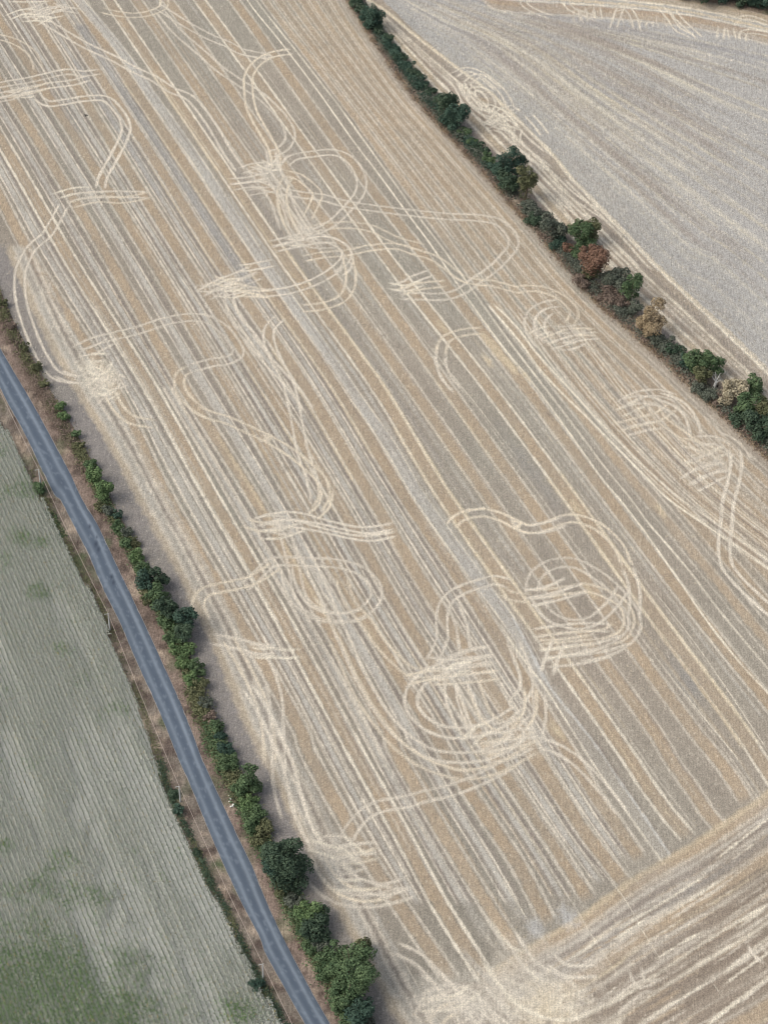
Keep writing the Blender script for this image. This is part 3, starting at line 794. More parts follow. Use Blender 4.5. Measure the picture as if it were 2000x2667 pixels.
for g in guides:
    P = spline(W(g), 1.0)
    L = np.concatenate([[0], np.cumsum(np.hypot(*np.diff(P, axis=0).T))]); t = np.linspace(0, L[-1], 60)
    GW.append(np.stack([np.interp(t, L, P[:, 0]), np.interp(t, L, P[:, 1])], 1))
GW = np.array(GW)


def gl(f, t0=0, t1=1):
    k = min(int(f), len(GW) - 2); fr = f - k
    P = GW[k] * (1 - fr) + GW[k + 1] * fr
    return P[int(t0 * 59):int(t1 * 59) + 1]


r2 = random.Random(5)
for i in range(300):
    f = r2.uniform(1.15, 6.9)
    t0 = r2.uniform(0, .5); t1 = min(1, t0 + r2.uniform(.3, .7))
    c = [lin(204, 196, 176), lin(200, 190, 166), lin(160, 156, 150), lin(154, 149, 141), lin(208, 200, 182), lin(160, 152, 140)][i % 6]
    S2.band(gl(f, t0, t1), r2.uniform(.08, .5), c, r2.uniform(.3, .7), r2.uniform(.25, .8), 1000 + i, .3, 8, .5)
for i in range(60):
    f = r2.uniform(1.3, 6.9); t0 = r2.uniform(0, .6)
    S2.band(gl(f, t0, min(1, t0 + r2.uniform(.2, .5))), r2.uniform(.3, 1.2), lin(158, 148, 136), r2.uniform(.3, .5), 1.0, 1300 + i, .3, 8, .5)
for f, w in ((1.8, 3.4), (1.45, 2.2), (2.2, 2.0)):
    S2.band(gl(f), w, lin(168, 165, 158), .5, 2.0, 1100 + int(f * 10), .8, 8, .3)
S2.band(gl(6.75), 2.2, lin(160, 158, 156), .6, 2.0, 1110, .6, 8, .3)
# straw on its headlands
for i, (f, w, c, a) in enumerate([(.12, 2.6, lin(150, 135, 120), .95), (.5, 4.0, lin(164, 150, 131), .92), (.8, 2.6, lin(162, 150, 133), .92), (.25, .35, BRIGHT, .8), (.34, .6, lin(186, 170, 144), .7), (.42, .3, BRIGHT, .8), (.50, .35, lin(150, 136, 120), .7), (.57, .25, PALE, .7), (.66, .3, PALE, .6), (.74, .3, BRIGHT, .7), (.82, .6, lin(150, 140, 128), .7), (1.0, .38, BRIGHT, .9), (1.08, .5, GOLD, .5)]):
    S2.band(gl(f, .0, 1), w, c, a, .5, 1120 + i, .2, 4, .35)
top = [(1150, -60), (1250, -38)] + T(3, (0, -20), (400, 10), (800, 40), (1200, 90), (1659, 190)) + [(2090, 115)]
for i, (dy, w, c, a) in enumerate([(-45, 3, lin(160, 146, 128), .9), (-25, 2.2, lin(182, 166, 142), .9), (-14, .3, BRIGHT, .8), (-4, .6, GOLD, .8), (4, .3, BRIGHT, .8), (14, 1.3, lin(172, 152, 128), .85), (26, 1.3, lin(176, 158, 134), .7), (36, .3, PALE, .7)]):
    S2.band(spline(W(off(top, 0, dy)), 1), w, c, a, .7, 1140 + i, .3, 3, .35)
for i, p in enumerate([T(3, (180, -20), (150, 20), (220, 70), (330, 110)), T(3, (400, 0), (450, 60), (560, 100), (610, 130)), T(3, (700, 60), (780, 50), (830, 110), (850, 190)), T(3, (700, 180), (730, 90), (760, 20)), T(3, (980, 30), (1050, 110), (1100, 180), (1200, 230)),
                       T(3, (1060, 50), (1110, 120), (1240, 240)), T(3, (1450, 120), (1550, 110), (1659, 150)), T(3, (1500, 260), (1510, 200), (1600, 200), (1700, 220)), T(3, (600, 40), (615, 130)), T(3, (520, 60), (520, 130)), T(3, (880, 160), (900, 120)), T(3, (930, 170), (920, 130)), T(3, (1420, 170), (1440, 250)), T(3, (1370, 160), (1360, 250)),
                       T(2, (1250, 470), (1340, 430), (1450, 470), (1560, 570), (1620, 680)), T(2, (1330, 520), (1420, 470), (1540, 560)),
                       T(2, (1380, 620), (1370, 560), (1430, 550), (1490, 620), (1480, 670), (1420, 660), (1380, 620)), T(2, (1300, 500), (1350, 600), (1420, 680), (1520, 720)), T(2, (1200, 450), (1280, 530), (1340, 640), (1450, 740), (1600, 800)),
                       T(2, (1480, 760), (1550, 690), (1640, 660)), T(2, (1440, 790), (1560, 740), (1659, 710)), T(3, (0, 700), (100, 750), (200, 850), (310, 940)), T(3, (-20, 760), (90, 870), (200, 960), (320, 1050)), T(3, (120, 780), (110, 870), (180, 950), (240, 1010)),
                       T(3, (20, 680), (-60, 760), (0, 720)), T(3, (200, 960), (420, 1180), (560, 1280), (700, 1370)), T(3, (420, 1100), (620, 1300), (760, 1440), (900, 1600), (960, 1659)), T(3, (230, 1080), (380, 1240), (500, 1390), (640, 1540), (760, 1659)), T(3, (150, 1000), (350, 1200), (600, 1420), (850, 1659))]):
    S2.pair(spline(W(p), .6), (BRIGHT + PALE) / 2, .82, 1.7, .27, 1160 + 3 * i)
scuffs(1235, 225, 45, 30, 8, L=(20, 60), ang=(-80, 30), seed=31, S=S2, a=.5, col=BRIGHT)
scuffs(1300, 300, 45, 34, 12, L=(20, 70), ang=(-80, 30), seed=32, S=S2, a=.65, col=BRIGHT)
scuffs(1360, 350, 50, 40, 12, L=(30, 80), ang=(-60, -10), seed=33, S=S2, a=.6, col=BRIGHT)
scuffs(1530, 40, 35, 18, 22, L=(15, 50), ang=(-120, 20), seed=34, S=S2, a=.4, col=PALE)
scuffs(1680, 60, 60, 14, 14, L=(15, 40), ang=(60, 120), seed=35, S=S2, a=.3, col=PALE)
S2.blot(G(1262, 262), 1.9, .9, ANG2 + .2, TAN * .85, .9, 61, .5)
specks(S2, 8000, BRIGHT, .4, 4); specks(S2, 14000, lin(122, 116, 108), .4, 5); specks(S2, 5000, GOLD, .4, 6)
fp2 = W([(x - 4, y) for x, y in hedge_r]).tolist() + W([(2110, 1270), (2110, -105), (880, -105)]).tolist()
far_mat = ground_mat("harvested_straw", -ANG2 + math.pi / 2, 1.25)
S2.H[:] = 0.03 * (vnoise(S2.X * .7, S2.Y * .7, 62) - .5)
o = S2.build("harvested_field", far_mat, inside(fp2), 0.035)
tag(o, kind="structure")
del S2.U, S2.V

# =================================================================== ground beneath and round everything
gm = plain_mat("dry_ground", lin(160, 148, 134), .95, .15, .2)
V = np.array([[-2500, -2500, -0.15], [2500, -2500, -0.15], [2500, 3500, -0.15], [-2500, 3500, -0.15]], float)
tag(mesh_np("ground", V, np.array([[0, 1, 2, 3]]), gm), kind="structure")


# =================================================================== strips along the road
def strip(name, left, right, mat, z, nu, step, colf, hf=None, kind="structure"):
    A = spline(W(left), step); B = spline(W(right), step)
    n = max(len(A), len(B))
    rs = lambda P: np.stack([np.interp(np.linspace(0, 1, n), np.linspace(0, 1, len(P)), P[:, k]) for k in (0, 1)], 1)
    La = np.concatenate([[0], np.cumsum(np.hypot(*np.diff(A, axis=0).T))]); Lb = np.concatenate([[0], np.cumsum(np.hypot(*np.diff(B, axis=0).T))])
    ta = np.linspace(0, La[-1], n); tb = np.linspace(0, Lb[-1], n)
    A = np.stack([np.interp(ta, La, A[:, 0]), np.interp(ta, La, A[:, 1])], 1); B = np.stack([np.interp(tb, Lb, B[:, 0]), np.interp(tb, Lb, B[:, 1])], 1)
    f = np.linspace(0, 1, nu)
    X = A[:, None, 0] * (1 - f) + B[:, None, 0] * f; Y = A[:, None, 1] * (1 - f) + B[:, None, 1] * f
    Fr = np.broadcast_to(f, X.shape); S = np.broadcast_to(ta[:, None], X.shape)
    H = hf(X, Y, Fr, S) if hf else np.zeros(X.shape)
    Cc = colf(X, Y, Fr, S)
    idx = np.arange(X.size).reshape(X.shape)
    fc = np.stack([idx[:-1, :-1], idx[1:, :-1], idx[1:, 1:], idx[:-1, 1:]], -1).reshape(-1, 4)
    o = mesh_np(name, np.stack([X, Y, H + z], -1).reshape(-1, 3), fc, mat, True)
    set_col(o, Cc.reshape(-1, 3))
    return tag(o, kind=kind)


def mixc(c, m, k):
    m = np.clip(m, 0, 1)[..., None]
    return c * (1 - m) + np.asarray(k) * m


def road_col(X, Y, f, s):
    c = np.empty(X.shape + (3,)); c[:] = lin(94, 104, 115)
    wob = (vnoise(s * .12, f * 0, 4) - .5) * .04
    for mid, a in ((.24, .5), (.70, .65)):
        c = mixc(c, a * np.exp(-((f - mid + wob) / .085) ** 2) * (.75 + .5 * vnoise(s * .08, f * 3, 5)), lin(140, 150, 160))
    c = mixc(c, .5 * np.exp(-((f - .47 + wob) / .11) ** 2), lin(84, 94, 108))
    c = mixc(c, .45 * np.exp(-((f - .95) / .05) ** 2), lin(84, 92, 104))
    c = mixc(c, np.clip((vnoise(X * 2, Y * 2, 6) - .72) * 3, 0, .35), lin(135, 145, 155))
    for (px, py, r) in [(235, 1372, .35), (251, 1418, .5), (258, 1432, .45), (292, 1503, .4), (297, 1518, .35), (254, 1400, .25)]:
        g = G(px, py)
        c = mixc(c, 1.1 - np.hypot((X - g[0]) / r, (Y - g[1]) / (r * 2.2)), lin(66, 74, 86))
    e = np.clip((np.abs(f - .5) - .465 - .035 * vnoise(s * .9, f * 6, 8)) / .012, 0, 1)
    c = mixc(c, e * .8, lin(186, 174, 160))
    return c


asph, ant, ab = new_mat("asphalt", .8)
at = N(ant, "ShaderNodeAttribute", attribute_name="Col")
s_, n_ = mul_noise(ant, at.outputs["Color"], 9, .93, 1.07, 3)
s_, n_ = mul_noise(ant, s_, .5, .95, 1.05, 3)
ant.links.new(s_, ab.inputs["Base Color"])
strip("road", road_l, road_r, asph, 0.09, 41, .5, road_col, lambda X, Y, f, s: .05 * (1 - (2 * f - 1) ** 2))


def verge_col(base, seed, dark=.5):
    def fn(X, Y, f, s):
        c = np.empty(X.shape + (3,)); c[:] = base
        c = mixc(c, (fbm(X * .5, Y * .5, seed) - .45) * 4, lin(98, 86, 78))
        c = mixc(c, (fbm(X * .35, Y * .35, seed + 4) - .56) * 4, lin(166, 150, 132))
        c = mixc(c, (fbm(X * .25, Y * .25, seed + 8) - .6) * 4 * dark, lin(92, 100, 74))
        return c
    return fn


vm = ground_mat("dry_verge", 0, 1.3, .6)
strip("verge_hedge_side", off(road_r, -1, 0), verge_r and [(x + 16, y) for x, y in hedge_l], vm, 0.05, 16, .5, verge_col(lin(134, 118, 107), 70, .6), lambda X, Y, f, s: .25 * fbm(X * .6, Y * .6, 3) * np.sin(f * 3.14))
strip("verge_corn_side", off(corn_edge, -4, 0), off(road_l, 1, 0), vm, 0.05, 12, .5, verge_col(lin(130, 120, 108), 80, 1.), lambda X, Y, f, s: .25 * fbm(X * .6, Y * .6, 4) * np.sin(f * 3.14))
# bank of the far hedge
strip("hedge_bank", [(x - 18, y + 6) for x, y in hedge_r], [(x + 20, y - 8) for x, y in hedge_r], vm, 0.06, 12, .6, verge_col(lin(140, 124, 112), 90, .4), lambda X, Y, f, s: .5 * np.sin(f * 3.14))
strip("wood_bank", off(top, 0, -40), off(top, 0, -75), vm, 0.06, 12, .8, verge_col(lin(140, 124, 108), 95, .9), lambda X, Y, f, s: .4 * np.sin(f * 3.14))

# =================================================================== maize
soil = plain_mat("maize_soil", lin(186, 186, 178), .95, .12, 1.5)
cpoly = W(corn_edge).tolist() + W([(700, 3000), (-220, 3000), (-220, 900)]).tolist()
ce = W(corn_edge)
V = np.array([[x, y, 0.03] for x, y in cpoly])
me = bpy.data.meshes.new("maize_field"); me.from_pydata(V.tolist(), [], [list(range(len(V)))]); me.materials.append(soil)
o = bpy.data.objects.new("maize_field", me); COL.objects.link(o); tag(o, kind="structure")
r0, r1 = G(229, 2172), G(316, 2380)
ev = (r1 - r0) / np.hypot(*(r1 - r0)); eu = np.array([-ev[1], ev[0]])
cp = np.array(cpoly); c0 = G(200, 2000)
uu = (cp - c0) @ eu; vv = (cp - c0) @ ev
rows = np.arange(uu.min(), uu.max(), 0.76)
vs = np.arange(vv.min(), vv.max(), 0.21)
RU, RV = np.meshgrid(rows, vs)
RU = RU + (vnoise(RV * .15, RU * .05, 12) - .5) * .25 + rng.normal(0, .055, RU.shape)
RV = RV + rng.normal(0, .05, RV.shape)
PX = c0[0] + RU * eu[0] + RV * ev[0]; PY = c0[1] + RU * eu[1] + RV * ev[1]
k = inside(cpoly)(PX, PY)
# keep to what the picture can see, with a margin
d = np.stack([PX - CAM[0], PY - CAM[1], np.zeros_like(PX) - CAM[2]], -1)
zc = d @ F_; ix = (d @ R_) / zc * FPX + 1000; iy = (d @ DN_) / zc * FPX + 1333
k &= (ix > -110) & (iy < 2800)
RU_, RV_ = RU[k], RV[k]
PX, PY, ix, iy = PX[k], PY[k], ix[k], iy[k]
n = len(PX)
print("maize plants", n)
green = np.clip((fbm(PX * .16, PY * .16, 44, 3) - .60) * 4.0, 0, .5)
for (x, y, rr, g) in [(90, 2660, 420, 1.35), (60, 1405, 45, .9), (110, 1420, 30, .7), (15, 1465, 45, .6), (10, 2210, 40, .7), (255, 2330, 35, .5), (450, 2225, 45, .55), (620, 2640, 90, .8), (60, 2350, 40, .5), (370, 2560, 90, .55), (230, 1770, 60, .25), (0, 2400, 40, .6), (150, 2560, 120, 1.0), (330, 2600, 60, .8), (20, 2560, 120, 1.1), (420, 2290, 26, .5), (150, 2330, 22, .5), (520, 2560, 40, .6), (30, 1800, 26, .4), (180, 1620, 30, .3), (350, 1700, 24, .4)]:
    green = np.maximum(green, g * np.clip(1.3 - np.hypot((ix - x) / rr, (iy - y) / (rr * .72)) - .5 * (1 - fbm(PX * .5, PY * .5, 45)), 0, 1))
bare = np.clip((fbm(RU_ * .22, RV_ * .03, 55, 3) - .52) * 4.5, 0, .8)
for (x, y, rr) in [(205, 2110, 30), (290, 2440, 30), (270, 2290, 22), (340, 2440, 22), (245, 2170, 26), (300, 2380, 20), (400, 2560, 22)]:
    bare = np.maximum(bare, np.clip(1.4 - np.hypot((ix - x) / rr, (iy - y) / (rr * 1.6)), 0, .8))
NL = 7
green = np.where(rng.random(n) < green * 1.1, np.clip(green + .35, 0, 1), green * .25)
pid = np.repeat(np.arange(n), NL)
keepl = (rng.random(len(pid)) > bare[pid] * .9) | (np.tile(np.arange(NL), n) < 2)
pid = pid[keepl]
m_ = len(pid)
spine = (np.tile(np.arange(NL), n)[keepl] < 2)      # the dark leaf bases that draw the rows
ang = rng.uniform(0, 2 * np.pi, m_)
ang[spine] = math.atan2(ev[1], ev[0]) + rng.normal(0, .45, int(spine.sum()))
hgt = (1.0 + .35 * rng.random(n) + .35 * green)[pid] * (1 - .55 * bare[pid])
z0 = hgt * np.where(spine, rng.uniform(.95, 1.05, m_), rng.uniform(.3, .85, m_))
ln = rng.uniform(.28, .55, m_); up = rng.uniform(-.05, .30, m_)
ln = np.where(spine, rng.uniform(.10, .2, m_), ln); up = np.where(spine, .05, up)
wd = np.where(spine, .06, rng.uniform(.035, .06, m_))
ca, sa = np.cos(ang), np.sin(ang)
bx, by = PX[pid], PY[pid]
def pt(t, side, zz):
    return np.stack([bx + ca * ln * t - sa * wd * side, by + sa * ln * t + ca * wd * side, zz], -1)
zt = z0 + up
v0 = pt(.03, 1, z0); v1 = pt(.03, -1, z0); v2 = pt(.55, -1, zt); v3 = pt(.55, 1, zt)
v4 = pt(1.0, .35, z0 + up * .3 - .12); v5 = pt(1.0, -.35, z0 + up * .3 - .12)
VV = np.stack([v0, v1, v2, v3, v4, v5], 1).reshape(-1, 3)
b6 = np.arange(m_)[:, None] * 6
FF = np.concatenate([b6 + [0, 1, 2, 3], b6 + [3, 2, 5, 4]], 0)
# stalks
st = np.stack([np.stack([PX + s_ * .025, PY + t_ * .02, np.full(n, 0.0) + zz], -1) for (s_, t_, zz) in ((-1, 0, 0.02), (1, 0, 0.02), (1, 0, 1.), (-1, 0, 1.))], 1)
st[:, 2:, 2] *= (1.05 * (1 - .4 * bare))[:, None]
base = len(VV)
VV = np.concatenate([VV, st.reshape(-1, 3)]); FF = np.concatenate([FF, base + np.arange(n)[:, None] * 4 + [0, 1, 2, 3]])
cm, cnt, cb = new_mat("maize_leaf", .7)
at = N(cnt, "ShaderNodeAttribute", attribute_name="Col")
cnt.links.new(at.outputs["Color"], cb.inputs["Base Color"])
tr = N(cnt, "ShaderNodeBsdfTranslucent"); cnt.links.new(at.outputs["Color"], tr.inputs[0])
ms = N(cnt, "ShaderNodeMixShader"); ms.inputs[0].default_value = .25
cnt.links.new(cb.outputs[0], ms.inputs[1]); cnt.links.new(tr.outputs[0], ms.inputs[2]); cnt.links.new(ms.outputs[0], cnt.nodes["Material Output"].inputs[0])
o = mesh_np("maize", VV, FF, cm)
g = np.clip(green[pid] + rng.normal(0, .12, m_), 0, 1)[:, None]
yl = rng.random(m_)[:, None]
cl = (1 - g) * (lin(194, 199, 188) * (1 - yl) + lin(222, 221, 210) * yl) + g * (lin(66, 104, 54) * (1 - yl) + lin(140, 168, 106) * yl)
cl[spine] = lin(120, 127, 112) * rng.uniform(.75, 1.2, (int(spine.sum()), 1))
fl = (rng.random(m_) < .09) & ~spine
cl[fl] = lin(214, 212, 196)
fl = rng.random(m_) < .02
cl[fl] = lin(176, 158, 104)
cols = np.concatenate([np.repeat(cl, 6, 0), np.repeat(np.tile(lin(140, 146, 128), (n, 1)), 4, 0)])
set_col(o, cols)
tag(o, "ragged grey green rows of stunted maize left of the lane", "maize crop", kind="stuff")


# =================================================================== foliage
def leaf_cloud(blobs, nleaf, size, seed, zmin=0.15, out=0.55, droop=0.0, long=1.3):
    """leaf-sized faces spread through a set of ellipsoids (cx,cy,cz,rx,ry,rz); returns verts, faces, tint"""
    r = np.random.default_rng(seed)
    B = np.array(blobs, float)
    wgt = B[:, 3] * B[:, 4] + B[:, 3] * B[:, 5]; wgt /= wgt.sum()
    k = r.choice(len(B), nleaf, p=wgt)
    d = r.normal(size=(nleaf, 3)); d /= np.linalg.norm(d, axis=1)[:, None]
    d[:, 2] = np.where(r.random(nleaf) < .6, np.abs(d[:, 2]), d[:, 2])
    lump = .72 + .5 * vnoise(d[:, 0] * 2.3 + k * 3.1 + 50, d[:, 1] * 2.3 + d[:, 2] * 1.7 + 50, seed % 97)
    rad = (1 - r.random(nleaf) ** 2 * out) * lump
    p = B[k, :3] + d * B[k, 3:] * rad[:, None]
    ok = p[:, 2] > zmin
    p, d, k, rad = p[ok], d[ok], k[ok], rad[ok]
    n = len(p)
    nrm = d + r.normal(0, .55, (n, 3)); nrm[:, 2] += .35; nrm /= np.linalg.norm(nrm, axis=1)[:, None]
    t = np.cross(nrm, r.normal(size=(n, 3))); t /= np.linalg.norm(t, axis=1)[:, None]
    b = np.cross(nrm, t)
    s = size * r.uniform(.6, 1.3, n)[:, None]
    t = t * s * long; b = b * s
    bend = nrm * s * .35
    V = np.stack([p - t, p - b * .8 + bend, p + t, p + b * .8 + bend], 1).reshape(-1, 3)
    Fc = np.arange(n)[:, None] * 4 + np.array([0, 1, 2, 3])
    tint = np.clip(r.random(n) * .55 + .45 * vnoise(p[:, 0] * 1.1 + 30, p[:, 1] * 1.1 + p[:, 2] + 30, seed % 89), 0, 1)
    return V, Fc, np.repeat(tint, 4)


def tube(pts, rads, sides=6):
    """tapered tube through 3-D points"""
    pts = np.asarray(pts, float); V = []; Fc = []
    for i, p in enumerate(pts):
        d = pts[min(i + 1, len(pts) - 1)] - pts[max(i - 1, 0)]; d /= np.linalg.norm(d) + 1e-9
        a = np.cross(d, [0.3, 1, 0.1]); a /= np.linalg.norm(a); b = np.cross(d, a)
        for j in range(sides):
            t = 2 * math.pi * j / sides
            V.append(p + (a * math.cos(t) + b * math.sin(t)) * rads[i])
    for i in range(len(pts) - 1):
        for j in range(sides):
            Fc.append([i * sides + j, i * sides + (j + 1) % sides, (i + 1) * sides + (j + 1) % sides, (i + 1) * sides + j])
    return np.array(V), np.array(Fc)


def join(parts):
    V = []; Fc = []; b = 0
    for v, f in parts:
        V.append(v); Fc.append(f + b); b += len(v)
    return np.vstack(V), np.vstack(Fc)


def limbs(h, spread, seed, n=5, r0=.11, frac=.35):
    r = random.Random(seed)
    lean = (r.uniform(-.1, .1) * h, r.uniform(-.1, .1) * h)
    pts = [(0, 0, -.1), (lean[0] * .3, lean[1] * .3, h * frac), (lean[0], lean[1], h * .85)]
    parts = [tube(pts, [r0, r0 * .75, r0 * .2])]
    for i in range(n):
        a = 2 * math.pi * (i + r.random()) / n; s = spread * r.uniform(.5, .85)
        z0 = h * r.uniform(frac * .5, frac + .15)
        parts.append(tube([(lean[0] * .3, lean[1] * .3, z0), (math.cos(a) * s * .5, math.sin(a) * s * .5, z0 + h * .22), (math.cos(a) * s, math.sin(a) * s, z0 + h * r.uniform(.3, .5))], [r0 * .6, r0 * .4, r0 * .12], 5))
    return join(parts)


LM = {
    'dark': leaf_mat("leaf_dark_green", lin(46, 62, 52), lin(92, 108, 86)),
    'blue': leaf_mat("leaf_blue_green", lin(44, 64, 56), lin(86, 106, 90)),
    'green': leaf_mat("leaf_mid_green", lin(58, 78, 56), lin(108, 126, 90)),
    'fresh': leaf_mat("leaf_fresh_green", lin(68, 90, 60), lin(124, 144, 98)),
    'olive': leaf_mat("leaf_olive", lin(76, 82, 60), lin(124, 124, 92)),
    'grey': leaf_mat("leaf_grey_green", lin(72, 80, 70), lin(116, 120, 106)),
    'rust': leaf_mat("leaf_rust", lin(92, 74, 62), lin(146, 116, 98)),
    'gold': leaf_mat("leaf_withered_gold", lin(124, 110, 88), lin(178, 160, 130)),
    'mauve': leaf_mat("leaf_withered_mauve", lin(96, 84, 76), lin(148, 132, 118)),
    'sand': leaf_mat("leaf_withered_sand", lin(140, 130, 108), lin(196, 186, 160)),
}
BARK = plain_mat("bark", lin(104, 92, 80), .9, .25, 6)
DEAD = plain_mat("dead_wood", lin(206, 204, 198), .8, .08, 6)
lookw = {'dark': 'dark green', 'blue': 'blue green', 'green': 'green', 'fresh': 'bright green', 'olive': 'olive green', 'grey': 'grey green', 'rust': 'rusty red', 'gold': 'withered golden', 'mauve': 'withered grey brown', 'sand': 'withered sandy'}


def plant(kind, x, y, wpx, hpx, look, label, group, seed, dens=1.0, leaf=None):
    """x,y: middle of the crown in the photograph; wpx,hpx: its size there"""
    s = pxm(y)
    rw = wpx / 2 / s
    # seen from 48 degrees up, a crown of height H and depth D shows H*0.67 + D*0.74
    Hh = max(1.1, (hpx / s - 2 * rw * .55) / .67 + .9 * rw) if kind == 'tree' else max(.9, min(2.6, hpx / s * .75))
    zc = Hh * .55
    g = G(x, y + zc * .66 * s)
    o = bpy.data.objects.new('tree' if kind == 'tree' else 'shrub', None)
    COL.objects.link(o); o.location = (g[0], g[1], 0.02); o.empty_display_size = .5
    tag(o, label, kind, group)
    r = random.Random(seed)
    blobs = [(0, 0, zc * .8, rw * .62, rw * .62, Hh * .42)]
    nb = 9 if kind == 'tree' else 6
    for i in range(nb):
        a = 2 * math.pi * (i + r.random() * .8) / nb; q = rw * r.uniform(.40, .80)
        rr = rw * r.uniform(.24, .50)
        blobs.append((math.cos(a) * q, math.sin(a) * q, Hh * r.uniform(.2, .85), rr, rr * r.uniform(.8, 1.1), rr * r.uniform(.7, 1.0) * min(1.2, Hh / rw / 1.2)))
    leafs = leaf or (.17 if kind == 'tree' else .15)
    area = sum(4 * b[3] * b[4] + 4 * b[3] * b[5] for b in blobs)
    nl = int(area * 27 * dens * (.16 / leafs) ** 2)
    V, Fc, ti = leaf_cloud(blobs, nl, leafs, seed)
    c = mesh_np("crown" if kind == 'tree' else "foliage", V, Fc, LM[look]); set_f(c, ti, "tint"); c.parent = o
    V, Fc = limbs(Hh, rw, seed, 6 if kind == 'tree' else 4, .05 + .03 * Hh * .6, .3 if kind == 'tree' else .12)
    t = mesh_np("trunk" if kind == 'tree' else "stem", V, Fc, BARK, True); t.parent = o
    return o


ORD = ['first', 'second', 'third', 'fourth', 'fifth', 'sixth', 'seventh', 'eighth', 'ninth', 'tenth', 'eleventh', 'twelfth', 'thirteenth', 'fourteenth', 'fifteenth', 'sixteenth', 'seventeenth', 'eighteenth', 'nineteenth', 'twentieth']
RT = [  # far hedge: kind, x, y, w, h, look, label or None
    ('shrub', 925, -25, 34, 40, 'dark', None), ('shrub', 925, 8, 34, 40, 'dark', None), ('shrub', 944, 28, 34, 36, 'dark', None),
    ('tree', 969, 48, 58, 62, 'blue', "round dark tree at the top end of the field hedge"),
    ('shrub', 988, 86, 32, 36, 'dark', None), ('shrub', 1008, 104, 34, 36, 'dark', None), ('shrub', 1026, 128, 34, 36, 'blue', None), ('shrub', 1045, 150, 34, 36, 'dark', None), ('shrub', 1062, 172, 34, 36, 'blue', None),
    ('shrub', 1080, 196, 34, 36, 'dark', None), ('shrub', 1098, 220, 34, 38, 'blue', None), ('shrub', 1120, 238, 30, 34, 'dark', None),
    ('tree', 1160, 275, 64, 64, 'dark', "broad dark green tree left half of the first big hedge clump"), ('tree', 1182, 306, 64, 66, 'blue', "dark blue green tree lower half of the first big hedge clump"),
    ('shrub', 1208, 348, 34, 38, 'green', None), ('shrub', 1228, 370, 36, 38, 'green', None), ('shrub', 1250, 392, 36, 38, 'dark', None), ('shrub', 1272, 418, 36, 40, 'green', None),
    ('tree', 1310, 438, 62, 78, 'blue', "tallest blue green tree of the far hedge beside pale straw tracks"), ('tree', 1344, 425, 50, 56, 'blue', "dark tree with a ragged top behind the olive one"), ('tree', 1322, 476, 56, 56, 'dark', "dark green low tree before the tall blue green one"),
    ('tree', 1366, 480, 56, 84, 'olive', "olive green upright tree beside the dark blue green one"),
    ('shrub', 1372, 536, 48, 46, 'grey', None), ('shrub', 1396, 556, 46, 44, 'grey', None), ('shrub', 1390, 576, 40, 36, 'dark', None), ('tree', 1438, 598, 62, 60, 'grey', "grey green domed bush tree below the olive one"), ('shrub', 1452, 634, 44, 46, 'blue', None),
    ('tree', 1510, 612, 62, 62, 'green', "green tree directly above the rusty one"), ('tree', 1534, 606, 50, 52, 'olive', "olive tree top right of the rusty one"), ('shrub', 1482, 652, 34, 40, 'rust', "small rusty bush left of the rusty tree"),
    ('shrub', 1500, 660, 40, 40, 'green', None), ('tree', 1536, 684, 76, 88, 'rust', "rusty red brown tree in the far hedge"), ('shrub', 1532, 712, 54, 46, 'olive', None), ('shrub', 1512, 735, 40, 36, 'mauve', None),
    ('tree', 1594, 728, 66, 60, 'grey', "wide grey green tree beneath the rusty one"), ('tree', 1638, 752, 50, 70, 'green', "dense green tree right of the withered mauve bush"), ('shrub', 1584, 772, 56, 54, 'mauve', None), ('shrub', 1610, 786, 50, 44, 'mauve', None),
    ('shrub', 1646, 806, 46, 42, 'grey', None), ('tree', 1686, 836, 76, 76, 'gold', "withered golden tree in the far hedge"), ('shrub', 1700, 878, 46, 40, 'grey', None), ('shrub', 1732, 896, 52, 48, 'grey', None), ('shrub', 1756, 914, 44, 44, 'dark', None), ('shrub', 1782, 946, 40, 40, 'blue', None),
    ('tree', 1808, 942, 60, 56, 'green', "green tree left of the bare white snag"), ('tree', 1846, 950, 54, 56, 'green', "green tree just above the bare white snag"), ('tree', 1824, 976, 46, 50, 'olive', "yellowish olive tree beside the bare white snag"),
    ('shrub', 1812, 1010, 40, 38, 'grey', None), ('shrub', 1842, 1026, 46, 40, 'grey', None), ('shrub', 1868, 1040, 40, 36, 'mauve', None),
    ('tree', 1908, 1016, 56, 52, 'sand', "withered sandy tree at the right edge"), ('tree', 1958, 1002, 46, 48, 'green', "green tree behind the withered sandy one"), ('shrub', 1888, 1044, 40, 38, 'sand', None),
    ('tree', 1935, 1058, 60, 56, 'green', "green tree below the withered sandy one"), ('tree', 1985, 1066, 62, 62, 'olive', "olive tree at the photo's right edge"), ('shrub', 1915, 1086, 50, 46, 'dark', None), ('tree', 1965, 1110, 64, 60, 'dark', "dark tree low at the hedge's right end"),
    ('shrub', 2000, 1138, 56, 50, 'grey', None), ('shrub', 2035, 1150, 60, 60, 'dark', None),
]
